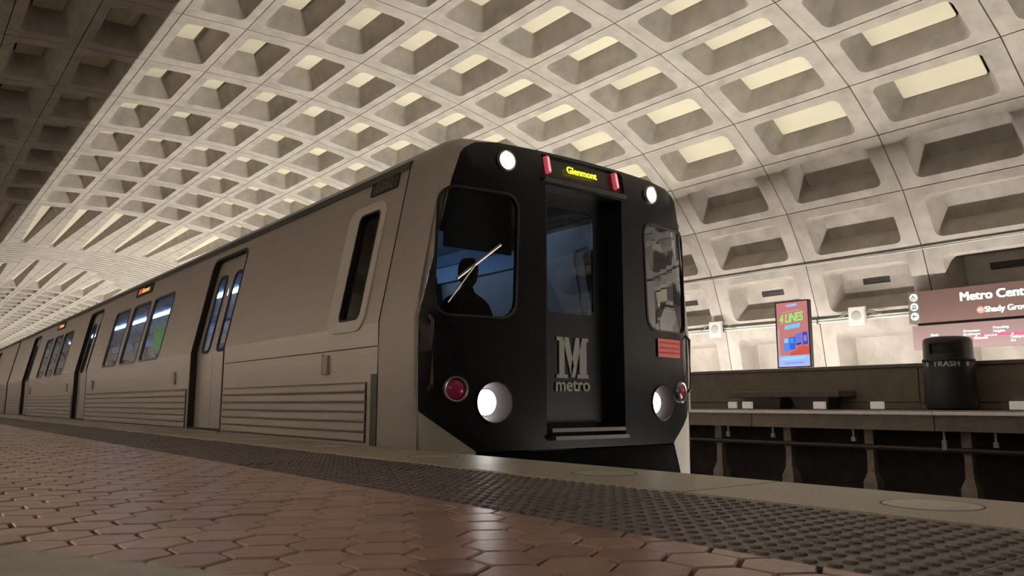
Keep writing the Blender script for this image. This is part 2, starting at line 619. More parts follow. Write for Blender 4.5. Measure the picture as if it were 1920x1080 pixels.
# ---------------- track bed, rails, trough
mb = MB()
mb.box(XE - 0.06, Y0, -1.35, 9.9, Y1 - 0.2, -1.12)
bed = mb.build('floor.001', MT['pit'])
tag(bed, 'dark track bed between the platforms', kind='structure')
for k, x in enumerate((3.81, 5.24, 6.50, 7.93)):
    mb = MB()
    mb.loft([[(x + a, y, -1.12 + b) for a, b in ((-.07, 0), (.07, 0), (.07, .015), (.012, .03), (.012, .11), (.036, .12), (.036, .15), (-.036, .15), (-.036, .12), (-.012, .11), (-.012, .03), (-.07, .015))] for y in (Y0 + .1, Y1 - .3)], True, True, True)
    o = mb.build('running_rail', MT['rail'])
    tag(o, ['steel running rail nearest the near platform, under the train', 'steel running rail under the far side of the train',
            'steel running rail of the empty track, nearer the train', 'steel running rail of the empty track, nearer the far platform'][k], 'rail', 'running rails')
mb = MB()
t_ = 0.015
mb.box(TRX - 0.13, Y0 + .1, -1.12, TRX + 0.172, Y1 - .3, -1.0)
mb.box(TRX - 0.13, Y0 + .1, -1.0, TRX - 0.118, Y1 - .3, -0.955)
mb.box(TRX + 0.158, Y0 + .1, -1.0, TRX + 0.172, Y1 - .3, -0.73)  # out of view; side walls added and sized to cut off the track lamps
tag(mb.build('lamp_trough', MT['darkmetal']), 'unseen dark metal lamp trough along the empty track, shaped to cut off the lamp light', 'light trough')

# ---------------- far platform
mb = MB()
mb.box(FX + 0.06, Y0, 0.02, 13.6, Y1, FZ - 0.008)
fp = mb.build('floor.002', MT['fascia'])
tag(fp, 'far station platform across the tracks', kind='structure')
for j in range(-3, 56):
    y = 4.06 + 2.36 * j
    mb = MB()
    mb.box(FX, y + 0.006, 0.02, FX + 0.07, y + 2.354, FZ - 0.046)
    mb.build('fascia_panel', MT['fascia'], fp)
    mb = MB()
    b = 0.008
    mb.loft([[(FX - 0.035, y + .003, z0), (FX + 0.5, y + .003, z0), (FX + 0.5, y + 2.357, z0), (FX - 0.035, y + 2.357, z0)] for z0 in (FZ - 0.046, FZ - b)] +
            [[(FX - 0.035 + b, y + .006, FZ), (FX + 0.5, y + .006, FZ), (FX + 0.5, y + 2.354, FZ), (FX - 0.035 + b, y + 2.354, FZ)]], True, True, True)
    mb.build('edge_slab', MT['lip'], fp)
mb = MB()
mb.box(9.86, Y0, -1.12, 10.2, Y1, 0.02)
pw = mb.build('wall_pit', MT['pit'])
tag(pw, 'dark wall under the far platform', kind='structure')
mb = MB()
mb.loft([[(-w_ , -w_, z), (w_, -w_, z), (w_, w_, z), (-w_, w_, z)] for w_, z in ((0.085, -1.12), (0.085, -0.62), (0.045, -0.5), (0.04, -0.26), (0.055, -0.22), (0.055, 0.02))], True, True, True)
pm = mb.mesh('pier', MT['pier'])
for j in range(-4, 50):
    inst('pier', pm, fp, Matrix.Translation((9.52, 3.87 + 1.115 * j, 0)))
mb = MB()
mb.tube([(9.44, Y0 + .1, -0.195), (9.44, Y1 - .3, -0.195)], 0.032, 10)
tag(mb.build('pipe', MT['winframe'], None), 'grey pipe running under the edge of the far platform', 'pipe')
for k, (y, z, hh) in enumerate(((7.0, -.10, .07), (6.28, -.10, .05), (5.15, -.11, .05), (4.08, -.14, .11), (3.55, -.12, .06))):
    mb = MB()
    mb.box(9.40, y - .025, z - hh / 2, 9.44, y + .025, z + hh / 2)
    mb.box(9.41, y - .012, z + hh / 2, 9.425, y + .012, 0.02)
    mb.build('pipe_bracket', MT['conduit'], fp)

# ---------------- far parapet wall and cove
mb = MB()
mb.box(PX + 0.03, Y0, FZ - 0.01, PX + 0.10, Y1, 0.87)
wr = mb.build('wall_right', MT['joint'])
tag(wr, 'low dark panelled parapet wall at the back of the far platform', kind='structure')
for j in range(-2, 27):
    y = 5.50 + 4.46 * j
    mb = MB()
    b = 0.006
    mb.loft([[(PX + dx, y + .006 + dy, FZ + .11), (PX + dx, y + 4.454 - dy, FZ + .11), (PX + dx, y + 4.454 - dy, 0.855), (PX + dx, y + .006 + dy, 0.855)] for dx, dy in ((.04, 0), (b, 0), (0, b))], True, False, True)
    mb.build('wall_panel', MT['parapet'], wr)
    mb = MB()
    mb.box(PX + .012, y + .004, FZ, PX + .04, y + 4.456, FZ + .10)
    mb.build('plinth', MT['parapet'], wr)
    mb = MB()
    mb.loft([[(PX - .02, yy, .865), (PX + .12, yy, .865), (PX + .12, yy, .915), (PX - .012, yy, .915), (PX - .02, yy, .907)] for yy in (y + .002, y + 4.458)], True, True, True)
    mb.build('wall_cap', MT['parapet_cap'], wr)
# near parapet
mb = MB()
mb.box(-3.12, Y0, -0.03, -3.0, 70, 0.95)
wl = mb.build('wall_left', MT['parapet'])
tag(wl, 'low dark parapet wall behind the near platform', kind='structure')

# ==================================================================== VAULT
VP = [(0.969, 5.978), (1.951, 6.056), (3.021, 6.120), (3.983, 6.183), (5.004, 6.210), (6.001, 6.183), (7.032, 6.080), (8.044, 5.927),
      (9.041, 5.727), (9.977, 5.453), (10.890, 5.013), (11.674, 4.435), (12.355, 3.668), (12.864, 2.803), (13.212, 1.833), (13.43, 0.46)]
# smooth the measured profile lightly
sm_ = VP[:]
for _ in range(2):
    q = sm_[:]
    for i in range(1, len(sm_) - 1):
        q[i] = tuple(0.25 * sm_[i - 1][k] + 0.5 * sm_[i][k] + 0.25 * sm_[i + 1][k] for k in (0, 1))
    q[1:-1] = [tuple(0.6 * a[k] + 0.4 * b[k] for k in (0, 1)) for a, b in zip(VP[1:-1], q[1:-1])]
    sm_ = q
VP = sm_
left = []
x, z = VP[0]
for a in (9, 18, 28, 40, 52, 64, 76):
    x -= 1.01 * math.cos(R(a))
    z -= 1.01 * math.sin(R(a))
    left.append((x, z))
CH = list(reversed(left)) + VP
NL = len(left)
PY = 2.05
YJ0 = 0.77 * PY

mb = MB()
offs = []
for i, (x, z) in enumerate(CH):
    a = CH[max(i - 1, 0)]
    b = CH[min(i + 1, len(CH) - 1)]
    t = Vector((b[0] - a[0], b[1] - a[1])).normalized()
    nrm = Vector((-t.y, t.x))
    offs.append((x + nrm.x * 0.62, z + nrm.y * 0.62))
offs = [(offs[0][0], -0.05)] + offs + [(offs[-1][0], 0.0)]
mb.loft([[(x, y, z) for x, z in offs] for y in (Y0 - 1, Y1)], False)
ceiling = mb.build('ceiling', MT['joint'])
tag(ceiling, 'coffered concrete barrel vault of the station', kind='structure')
# end walls
mb = MB()
for y in (Y0 - 0.9, Y1 - 0.05):
    mb.poly([(x, y, z) for x, z in [(offs[0][0], -1.2)] + offs + [(offs[-1][0], -1.2)]])
tag(mb.build('wall_end', MT['joint']), 'dark end walls of the vault', kind='structure')


def seg_frame(i, yc):
    a = Vector((CH[i][0], 0, CH[i][1]))
    b = Vector((CH[i + 1][0], 0, CH[i + 1][1]))
    t = (b - a)
    L = t.length
    t.normalize()
    n = Vector((-t.z, 0, t.x))
    c = (a + b) / 2 + Vector((0, yc, 0))
    m = Matrix(((t.x, 0, n.x, c.x), (0, 1, 0, c.y), (t.z, 0, n.z, c.z), (0, 0, 0, 1)))
    return m, L


SEG = 1.0
DEP = 0.35


def coffer_geo(mb, f=lambda p: p, py=PY, n=4):
    ho, hy = SEG / 2 - 0.007, py / 2 - 0.009
    op = rrect(0, 0, 0.355, py * 0.370, 0.105, n)
    bk = rrect(0, 0, 0.228, py * 0.295, 0.045, n)
    # rib frame (outer rectangle -> opening)
    outer = [(ho, hy), (-ho, hy), (-ho, -hy), (ho, -hy)]
    k = len(op)
    N = len(mb.v)
    mb.v += [f((a, b, 0)) for a, b in outer] + [f((a, b, 0)) for a, b in op] + [f((a, b, 0.07)) for a, b in outer]
    per = k // 4
    for c in range(4):
        for j in range(per - 1):
            mb.f.append((N + c, N + 4 + c * per + j, N + 4 + c * per + j + 1))
        c2 = (c + 1) % 4
        mb.f.append((N + c, N + 4 + c * per + per - 1, N + 4 + (c2 * per) % k, N + c2))
        mb.f.append((N + c, N + c2, N + 4 + k + c2, N + 4 + k + c))
    e = 0.012
    rings = [op, [(a * (1 - e), b * (1 - e * .5)) for a, b in op], bk, bk]
    zs = [0, 0.012, DEP, DEP + 0.06]
    mb.loft([[f((a, b, zz)) for a, b in rg] for rg, zz in zip(rings, zs)], True)


def panel_geo(mb, f=lambda p: p, py=PY):
    pk = rrect(0.013, 0.016, 0.207, py * 0.295 - 0.022, 0.03, 3)
    mb.loft([[f((a, b, zz)) for a, b in pk] for zz in (DEP + 0.006, DEP + 0.03)], True, True, False)


mb = MB()
coffer_geo(mb)
cof_me = mb.mesh('coffer', MT['concrete'], smooth=40)
mb = MB()
panel_geo(mb)
pan_me = mb.mesh('acoustic_panel', MT['panel'])
mb = MB()
bk_ = rrect(0, 0, 0.236, PY * 0.295 + .008, 0.05, 3)
mb.loft([[(a, b, zz) for a, b in bk_] for zz in (DEP + 0.004, DEP + 0.05)], True, True, False)
back_me = mb.mesh('back_slab', MT['concrete'])
mb = MB()
mb.box(-.055, -.24, DEP + .016, .055, .24, DEP + .032)
for k in range(4):
    z0 = -.045 + k * .026
    mb.loft([[(z0, y, DEP + .016), (z0 + .006, y, DEP), (z0 + .014, y, DEP + .004), (z0 + .012, y, DEP + .016)] for y in (-.235, .235)], True, True, True)
vent_me = mb.mesh('vent_grille', MT['vent'])

# regular cells: list (seg, row)
NEAR_END = YJ0 + 12 * PY          # wedges start
W_END = 34.3
G_END = 36.3
F_ST = 47.2
rows = [YJ0 + (n + 0.5) * PY for n in range(-3, 12)]
nfar = int((Y1 - F_ST) / PY)
rows += [F_ST + (n + 0.5) * PY for n in range(nfar)]
cells = []
for i in range(len(CH) - 1):
    for yc in rows:
        m, L = seg_frame(i, yc)
        cs = [proj(m @ Vector((sx * .5, sy * 1.02, 0))) for sx in (-1, 1) for sy in (-1, 1)]
        area = -1
        if all(cs):
            xs = [c[0] for c in cs]
            ys = [c[1] for c in cs]
            if max(xs) > -20 and min(xs) < 1940 and max(ys) > -20 and min(ys) < 1100:
                a, b, c, dd = cs[0], cs[1], cs[3], cs[2]
                area = abs((a[0] - c[0]) * (b[1] - dd[1]) - (a[1] - c[1]) * (b[0] - dd[0])) / 2
                # behind the train?
        cells.append((area, i, yc, m, L))
cells.sort(key=lambda c: -c[0])
restc, restp = MB(), MB()
for k, (area, i, yc, m, L) in enumerate(cells):
    mm = m @ Matrix.Diagonal((L / SEG, 1, 1, 1))
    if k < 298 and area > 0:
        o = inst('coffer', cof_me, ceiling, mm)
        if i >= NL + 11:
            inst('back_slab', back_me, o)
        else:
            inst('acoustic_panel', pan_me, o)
        if i == NL + 13 and yc < 12:
            inst('vent_grille', vent_me, o, Matrix.Translation((-0.035, 0, -0.012)))
    else:
        f = lambda p, mm=mm: tuple(mm @ Vector(p))
        coffer_geo(restc, f, n=2)
        panel_geo(restp, f)


def build_raw(mb, name, m, parent):
    me = bpy.data.meshes.new(name)
    me.from_pydata([tuple(p) for p in mb.v], [], mb.f)
    me.materials.append(m)
    o = bpy.data.objects.new(name, me)
    COL.objects.link(o)
    o.parent = parent
    return o


tag(build_raw(restc, 'coffer_field', MT['concrete'], ceiling), kind='stuff')
tag(build_raw(restp, 'acoustic_panel_field', MT['panel'], ceiling), kind='stuff')


# wedge-shaped coffers either side of the groin
def wedge(i, ya, yb, wide_at_a=True):
    """cell from ya to yb in segment i, a long tapering recess"""
    m, L = seg_frame(i, 0)
    mb, pb = MB(), MB()
    h = L / 2 - 0.007
    y_w, y_n = (ya + 0.35, yb - 0.35) if wide_at_a else (yb - 0.35, ya + 0.35)
    sg = 1 if wide_at_a else -1
    o4 = [(-h, ya + .01), (h, ya + .01), (h, yb - .01), (-h, yb - .01)]
    op = [(-.33, y_w), (.33, y_w), (.09, y_n), (-.09, y_n)]
    bk = [(-.2, y_w + sg * .25), (.2, y_w + sg * .25), (.05, y_n - sg * .1), (-.05, y_n - sg * .1)]
    if not wide_at_a:
        op = [op[3], op[2], op[1], op[0]]
        bk = [bk[3], bk[2], bk[1], bk[0]]
    dz = [DEP, DEP, .12, .12] if wide_at_a else [.12, .12, DEP, DEP]
    T = lambda a, b, z: tuple(m @ Vector((a, b, z)))
    for c in range(4):
        c2 = (c + 1) % 4
        mb.poly([T(*o4[c], 0), T(*o4[c2], 0), T(*op[c2], 0), T(*op[c], 0)])
        mb.poly([T(*op[c], 0), T(*op[c2], 0), T(*bk[c2], dz[c2]), T(*bk[c], dz[c])])
        mb.poly([T(*o4[c], 0), T(*o4[c2], 0), T(*o4[c2], .06), T(*o4[c], .06)])
    o = mb.build('wedge_coffer', MT['concrete'], ceiling)
    pb.poly([T(*bk[c], dz[c] - .004) for c in range(4)])
    pb.poly([T(*bk[c], dz[c] + .02) for c in reversed(range(4))])
    pb.build('acoustic_panel', MT['panel'], o)


for i in range(len(CH) - 1):
    xm = (CH[i][0] + CH[i + 1][0]) / 2
    we = W_END - 0.55 * max(0.0, abs(xm - 5.0) - 0.5)
    we = max(we, 29.5)
    wedge(i, NEAR_END, we, True)
    ys = G_END + min(abs(xm - 5.0) * 1.35, 6.0)
    wedge(i, ys, F_ST, False)
    # grooved strips of the groin
    m, L = seg_frame(i, 0)
    h = L / 2 + 0.004
    y = we
    gp = .02 if abs(xm - 5.0) < 1.2 else .045
    while y < ys - 0.05:
        y2 = min(y + 0.5, ys)
        xa, xb = CH[i][0], CH[i + 1][0]
        mb = MB()
        mb.loft([[tuple(m @ Vector((a, b, zz))) for a, b in ((-h, y + gp), (h, y + gp), (h, y2 - gp), (-h, y2 - gp))] for zz in (0.1, 0.0)], True, False, True)
        mb.build('groin_strip', MT['concrete'], ceiling)
        y = y2

# ==================================================================== TRAIN
TC = 4.525                     # centre line of the train
XS = 2.98


def side_x(z):
    return XS + 0.2 * max(0.0, z - 0.95)


PROFILE = [(XS + .06, -0.36), (XS + .02, -0.20), (XS, -0.05), (XS, 0.95), (side_x(2.24), 2.24), (3.262, 2.305), (3.30, 2.365), (3.40, 2.41), (3.75, 2.45), (4.525, 2.465)]
FULL = PROFILE + [(2 * TC - x, z) for x, z in reversed(PROFILE[:-1])]


def front_y(x, z):
    u = abs(x - TC) / 1.5
    y = 4.72 + 0.08 * u * u + 0.13 * u ** 8
    if z > 2.2:
        y += 0.10 * ((z - 2.2) / 0.25) ** 2
    return y


def SP(side, y, z, out=0.0):
    """point on the body side; out>0 is outwards"""
    x = side_x(z) - out
    return (x, y, z) if side > 0 else (2 * TC - x, y, z)


def side_ring(mb, side, loop, inset, o0, o1, grow=0.0):
    """frame following a (y,z) loop: outer loop grown, inner loop inset, from depth o0 to o1"""
    cy = (max(p[0] for p in loop) + min(p[0] for p in loop)) / 2
    cz = (max(p[1] for p in loop) + min(p[1] for p in loop)) / 2
    hy = max(p[0] for p in loop) - cy
    hz = max(p[1] for p in loop) - cz
    def sc(gr):
        return [(cy + (p[0] - cy) * (hy + gr) / hy, cz + (p[1] - cz) * (hz + gr) / hz) for p in loop]
    A, B = sc(grow), sc(-inset)
    rings = [[SP(side, *p, o0) for p in A], [SP(side, *p, o1) for p in A], [SP(side, *p, o1) for p in B], [SP(side, *p, o0) for p in B]]
    mb.loft(rings + [rings[0]], True)
    return B


def side_glass(mb, side, loop, out):
    cy = sum(p[0] for p in loop) / len(loop)
    pts = [SP(side, *p, out) for p in loop]
    mb.poly(pts)


DOORS = [9.655, 17.40, 25.10]
DW, DZ0, DZ1 = 0.615, 0.015, 2.14


def door_loop(yc):
    r = 0.13
    pts = [(yc - DW, .95), (yc - DW, DZ0), (yc + DW, DZ0), (yc + DW, .95)]
    for k in range(5):
        a = R(90 * k / 4)
        pts.append((yc + DW - r + r * math.cos(a), DZ1 - r + r * math.sin(a)))
    for k in range(5):
        a = R(90 + 90 * k / 4)
        pts.append((yc - DW + r + r * math.cos(a), DZ1 - r + r * math.sin(a)))
    return pts


def build_car(name, label, y_shift, front):
    car = empty(name, (TC, 4.72 + y_shift, 0))
    tag(car, label, 'train car', 'cars of the metro train')
    ys0 = 5.45 if front else 4.75
    ye = 28.9
    car.location = (0, 0, 0)
    sh = y_shift
    T = lambda p: (p[0], p[1] + sh, p[2])

    def add(mb, nm, m, parent=None, smooth=None):
        mb.v = [T(p) for p in mb.v]
        return mb.build(nm, m, parent or car, smooth)
    groups = [(11.83, 12.93), (13.13, 14.20), (14.45, 15.50)]
    wins = [(a, b) for a, b in groups] + [(a + 7.72, b + 7.72) for a, b in groups]
    for side in (1, -1):
        vis = side > 0
        holes = [door_loop(yc) for yc in DOORS]
        wl_ = [rrect((a + b) / 2, 1.435, (b - a) / 2, 0.485, 0.10, 4) for a, b in wins]
        holes += wl_
        cabw = rrect(6.04, 1.47, 0.31, 0.535, 0.11, 5)
        if front:
            holes.append(cabw)
        mb = MB()
        outline = [(ys0, -0.05), (ye, -0.05), (ye, 2.24), (ys0, 2.24)]
        sheet(mb, outline, holes, lambda y, z: SP(side, y, z), lines=[((ys0, .95), (ye, .95))])
        add(mb, 'side_panel', MT['steel'])
        # doors
        for yc in DOORS:
            dl = door_loop(yc)
            mb = MB()
            side_ring(mb, side, dl, 0.022, -0.10, 0.004, 0.012)
            add(mb, 'door_surround', MT['rubber'])
            for s in (-1, 1):
                ya, yb = (yc - DW + .02, yc - .004) if s < 0 else (yc + .004, yc + DW - .02)
                wl = rrect((ya + yb) / 2 + s * -0.02, 1.42, 0.155, 0.49, 0.09, 4)
                mb = MB()
                sheet(mb, [(ya, DZ0 + .01), (yb, DZ0 + .01), (yb, DZ1 - .02), (ya, DZ1 - .02)], [wl], lambda y, z: SP(side, y, z, -0.07), lines=[((ya, .95), (yb, .95))])
                dr = add(mb, 'door_leaf', MT['steel'])
                mb = MB()
                inner = side_ring(mb, side, wl, 0.03, -0.075, -0.060, 0.004)
                fr = add(mb, 'window_frame', MT['rubber'], dr)
                mb = MB()
                side_glass(mb, side, inner, -0.072)
                add(mb, 'window_pane', MT['glass'], dr)
            mb = MB()
            a = SP(side, yc - DW, 0, 0.03)
            bb = SP(side, yc + DW, 0, -0.08)
            mb.box(min(a[0], bb[0]), a[1] + .04, -0.012, max(a[0], bb[0]), bb[1] - .04, 0.014)
            add(mb, 'door_sill', MT['conduit'])
        # passenger windows
        for lp in wl_:
            mb = MB()
            inner = side_ring(mb, side, lp, 0.018, -0.03, 0.006, 0.012)
            fr = add(mb, 'window_frame', MT['winframe'])
            mb = MB()
            side_glass(mb, side, inner, -0.015)
            add(mb, 'window_pane', MT['glass'], fr)
        if front:
            mb = MB()
            big = rrect(6.04, 1.47, 0.34, 0.565, 0.14, 5)
            inner = rrect(5.985, 1.478, 0.185, 0.475, 0.06, 5)
            mb.loft([[SP(side, *p, o_) for p in lp_] for lp_, o_ in ((big, 0.0), (big, .012), (inner, .012), (inner, -.03))], True)
            cf = add(mb, 'cab_window_frame', MT['cabframe'])
            cf['label'] = 'pale grey rounded frame of the cab side window'
            mb = MB()
            side_glass(mb, side, inner, -0.02)
            add(mb, 'window_pane', MT['blackglass'], cf)
            mb = MB()
            side_ring(mb, side, inner, 0.015, -0.02, 0.015, 0.004)
            add(mb, 'window_gasket', MT['rubber'], cf)
        if not vis:
            continue
        # destination signs on the side
        for ky in (13.79, 21.52):
            lp = rrect(ky, 2.168, 0.50, 0.085, 0.03, 3)
            mb = MB()
            inner = side_ring(mb, side, lp, 0.03, -0.02, 0.014, 0.0)
            fr = add(mb, 'destination_sign', MT['rubber'])
            mb = MB()
            side_glass(mb, side, inner, 0.006)
            add(mb, 'display', MT['ledback'], fr)
            mb = MB()
            mb.poly([SP(side, y, z, 0.009) for y, z in rrect(ky + .32, 2.168, .10, .045, .01, 2)])
            add(mb, 'display_red', MT['led_r'], fr)
            o = lettering('display_text', 'Glenmont', 0.115, MT['led_o'], lambda u, v, w_: T(SP(side, ky + 0.19 - u, 2.132 + v, 0.010 + w_)), fr, bold=0.004, thick=0)
        # number plate above the cab window
        if front:
            lp = rrect(5.84, 2.185, 0.235, 0.075, 0.012, 2)
            mb = MB()
            inner = side_ring(mb, side, lp, 0.012, 0.0, 0.010, 0.0)
            fr = add(mb, 'number_plate', MT['rubber'])
            mb = MB()
            side_glass(mb, side, inner, 0.004)
            add(mb, 'plate_face', MT['plate'], fr)
            lettering('digits', '7292', 0.15, MT['plate_t'], lambda u, v, w_: T(SP(side, 6.0 - u, 2.135 + v, 0.007 + w_)), fr, bold=0.004, thick=0)
        # marker boxes
        for yb in (6.36, 10.92, 16.10, 18.7, 24.0):
            if not front and yb < 7:
                continue
            mb = MB()
            mb.loft([[SP(side, yb + a, .655 + b, o_) for a, b in ((-.05, -.075), (.05, -.075), (.05, .075), (-.05, .075))] for o_ in (0.0, 0.022)], True, False, True)
            mb.box(XS - .024, yb + .05, .57, XS, yb + .062, .74)
            mb.box(XS - .024, yb - .062, .57, XS, yb + .062, .58)
            add(mb, 'marker_box', MT['steel2'])
        # fluted ribs low on the body
        spans = [(5.62 if front else 4.95, 8.97), (10.36, 16.70), (18.10, 24.40), (25.80, 28.8)]
        for ya, yb in spans:
            parent = None
            mb = MB()
            mb.loft([[SP(side, y, z, o_) for y, z in ((ya, .015), (yb, .015), (yb, .49), (ya, .49))] for o_ in (0.0, .003)], True, False, True)
            pan = add(mb, 'fluted_panel', MT['winframe'])
            for k in range(6):
                z0 = 0.022 + 0.078 * k
                mb = MB()
                prof = [(z0, .003), (z0 + .004, .010), (z0 + .012, .015), (z0 + .058, .015), (z0 + .066, .010), (z0 + .070, .003)]
                mb.loft([[SP(side, y, zz, o_) for zz, o_ in prof] for y in (ya + .005, yb - .005)], False)
                add(mb, 'flute', MT['steel'], pan)
        mb = MB()
        mb.tube([SP(side, ys0 + .02, .765, .001), SP(side, 8.98, .765, .001)], .004, 6)
        mb.tube([SP(side, 10.33, .50, .001), SP(side, 16.72, .50, .001)], .004, 6)
        add(mb, 'panel_seam', MT['rubber'])
    # roof and skirt
    mb = MB()
    roof = FULL[4:-4]
    mb.loft([[(x, y, z) for x, z in roof] for y in (ys0, ye)], False)
    add(mb, 'roof', MT['steel2'], smooth=50)
    for sgn in (1, -1):
        mb = MB()
        mb.loft([[(x if sgn > 0 else 2 * TC - x, y, z) for x, z in ((side_x(2.24) - .012, 2.235), (side_x(2.24) - .014, 2.25), (3.262 - .006, 2.31), (3.262, 2.30))] for y in (ys0, ye)], True, True, True)
        add(mb, 'gutter', MT['darkmetal'])
    mb = MB()
    for sgn in (1, -1):
        mb.loft([[(x if sgn > 0 else 2 * TC - x, y, z) for x, z in PROFILE[:3]] for y in (ys0, ye)], False)
    add(mb, 'skirt', MT['steel2'])
    mb = MB()
    mb.poly([(x, ye, z) for x, z in FULL])
    add(mb, 'rear_bulkhead', MT['darkmetal'])
    if not front:
        mb = MB()
        mb.poly([(x, ys0, z) for x, z in FULL])
        add(mb, 'front_bulkhead', MT['darkmetal'])
    # underframe with wheels
    mb = MB()
    mb.box(3.2, ys0, -0.5, 5.85, ye - .05, -0.05)
    add(mb, 'underframe', MT['rubber'])
    for yw in (8.0, 10.2, 23.5, 25.7):
        mb = MB()
        for xw in (3.81, 5.24):
            mb.disc_stack((xw, yw, -.60), (1, 0, 0), ((.10, -.07), (.36, -.06), (.355, .05), (.10, .06)), 20)
        mb.tube([(3.8, yw, -.60), (5.25, yw, -.60)], .07, 10)
        add(mb, 'wheelset', MT['rail'])
    # interior
    ci = 7.3 if front else ys0 + .15
    mb = MB()
    mb.box(3.1, ci, 0.0, 5.95, ye - .1, 0.03)
    add(mb, 'interior_floor', MT['insidedark'])
    mb = MB()
    mb.loft([[(x, y, z) for x, z in ((3.30, 2.14), (3.45, 2.24), (5.60, 2.24), (5.75, 2.14))] for y in (ci, ye - .1)], False)
    add(mb, 'interior_ceiling', MT['inside'])
    mb = MB()
    mb.poly([(x, ci, z) for x, z in ((3.1, 0.02), (4.05, .02), (4.05, 2.2), (3.3, 2.2))])
    if not front:
        mb.poly([(x, ci, z) for x, z in ((4.95, .02), (5.95, 0.02), (5.75, 2.2), (4.95, 2.2))])
    add(mb, 'cab_bulkhead' if front else 'end_bulkhead', MT['bulk'])
    mb = MB()
    for za, zb in ((.03, .94), (1.94, 2.2)):
        mb.poly([(2 * TC - side_x(zz) - .05, y, zz) for y, zz in ((ci, za), (ye - .1, za), (ye - .1, zb), (ci, zb))])
    add(mb, 'interior_wall', MT['inside'])
    for xl in (4.525,):
        mb = MB()
        mb.box(xl - .035, ci + .2, 2.195, xl + .035, ye - .4, 2.225)
        add(mb, 'ceiling_light', MT['inlamp'])
    # seats: pairs by the windows, on both sides
    for yb in (7.9, 11.2, 12.3, 13.4, 14.5, 15.6, 19.0, 20.1, 21.2, 22.3, 23.4):
        for xs_ in (3.13, 4.95):
            mb = MB()
            mb.box(xs_, yb - .24, .38, xs_ + .92, yb + .22, .46)
            mb.loft([[(xs_ + a, yb + .16 + dy, z) for a in (0, .92)] + [(xs_ + a, yb + .24 + dy, z) for a in (.92, 0)] for z, dy in ((.44, 0), (.95, .06), (1.06, .08))], True, True, True)
            mb.box(xs_ + .1, yb - .1, .03, xs_ + .8, yb + .1, .38)
            add(mb, 'seat', MT['seatblue'])
    mb = MB()
    for yy in (11.05, 12.4, 13.8, 15.2):
        mb.tube([(4.05, yy, .03), (4.05, yy, 2.2)], .018, 8)
    add(mb, 'grab_pole', MT['chrome'])
    if front:
        for (ya, yb, za, zb) in ((13.35, 14.3, 1.18, 1.62), (10.12, 10.5, 1.0, 1.33)):
            mb = MB()
            xg = 3.5
            mb.loft([[(xg + dx, ya + (yb - ya) * a, za + (zb - za) * b) for a, b in ((0, 0), (1, .1), (.95, 1), (.1, .85))] for dx in (0, .03)], True, True, True)
            add(mb, 'green_patch', MT['green'])  # stands for unidentified green patches; a glow is put into the colour
    return car, add


car, add = build_car('train_car', 'leading metro car with black glass front, lit headlights and brushed steel side', 0.0, True)
car2, add2 = build_car('train_car', 'second metro car coupled behind the leading car, far down the platform', 24.45, False)

# ---- rounded end cap of the leading car
mb = MB()
def ring_at(y, inset):
    out = []
    for x, z in FULL:
        dx = TC - x
        s = inset
        k = 1 - s / 1.5
        out.append((TC - dx * k, y, min(z, 2.465) - (s * max(0, z - 1.0) / 1.4 if z > 2.2 else 0)))
    return out
upper = lambda ring: [p for p in ring]
mb.loft([ring_at(5.452, 0.0), ring_at(5.05, 0.0), ring_at(4.96, 0.012), ring_at(4.925, 0.035)], False)
add(mb, 'end_cap', MT['steel2'], smooth=50)
for sgn in (1, -1):
    mb = MB()
    mb.tube([SP(sgn, 5.452, z, 0.0) for z in (-.04, .5, .95, 1.5, 2.25)], .006, 6)
    add(mb, 'cap_seam', MT['rubber'])
mb = MB()
mb.poly([SP(1, y, z, .002) for y, z in ((5.46, .0), (5.56, .0), (5.56, .55), (5.46, .55))])
add(mb, 'cap_step', MT['winframe'])

# ---- black front mask
def mask_outline(ins):
    k = 1 - ins / 1.5
    L_ = [(3.42, -0.03), (XS + .01, 0.27), (XS + .002, 0.95), (side_x(2.0), 2.0), (side_x(2.24) + .02, 2.22), (3.30, 2.30), (3.40, 2.36), (3.62, 2.395), (4.05, 2.412), (4.525, 2.418)]
    L_ = [(TC - (TC - x) * k, z - (.03 if z > 2.25 else 0)) for x, z in L_]
    return L_ + [(2 * TC - x, z) for x, z in reversed(L_[:-1])]


MO = mask_outline(0.035)
door_hole = [(4.075, 0.035), (4.955, 0.035), (4.955, 2.09), (4.075, 2.09)]
lw = rrect(3.455, 1.46, 0.345, 0.50, 0.13, 5)
lw = [(p[0] + 0.035 * (p[1] - 1.46), p[1]) for p in lw]
rw = [(2 * TC - p[0], p[1]) for p in lw]
led_hole = [(4.045, 2.165), (5.005, 2.165), (5.005, 2.345), (4.045, 2.345)]
led_hole = rrect(4.525, 2.258, 0.475, 0.098, 0.03, 3)
HLX, HLZ, HLR = 3.585, 0.330, 0.150
def circ(cx, cz, r, n=26):
    return [(cx + r * math.cos(2 * PI * k / n), cz + r * math.sin(2 * PI * k / n)) for k in range(n)]
def dense(poly, st=0.12):
    out = []
    for a, b in zip(poly, poly[1:] + poly[:1]):
        n_ = max(1, int(math.hypot(b[0] - a[0], b[1] - a[1]) / st))
        out += [(a[0] + (b[0] - a[0]) * k / n_, a[1] + (b[1] - a[1]) * k / n_) for k in range(n_)]
    return out
hl1, hl2 = circ(HLX, HLZ, HLR), circ(2 * TC - HLX, HLZ, HLR)
mb = MB()
grid = [(x * 0.12 + 3.02, z * 0.2 - 0.3) for x in range(26) for z in range(14) if inpoly((x * 0.12 + 3.02, z * 0.2 - 0.3), MO) and min(math.hypot(x * .12 + 3.02 - HLX, z * .2 - .3 - HLZ), math.hypot(x * .12 + 3.02 - 2 * TC + HLX, z * .2 - .3 - HLZ)) > .2]
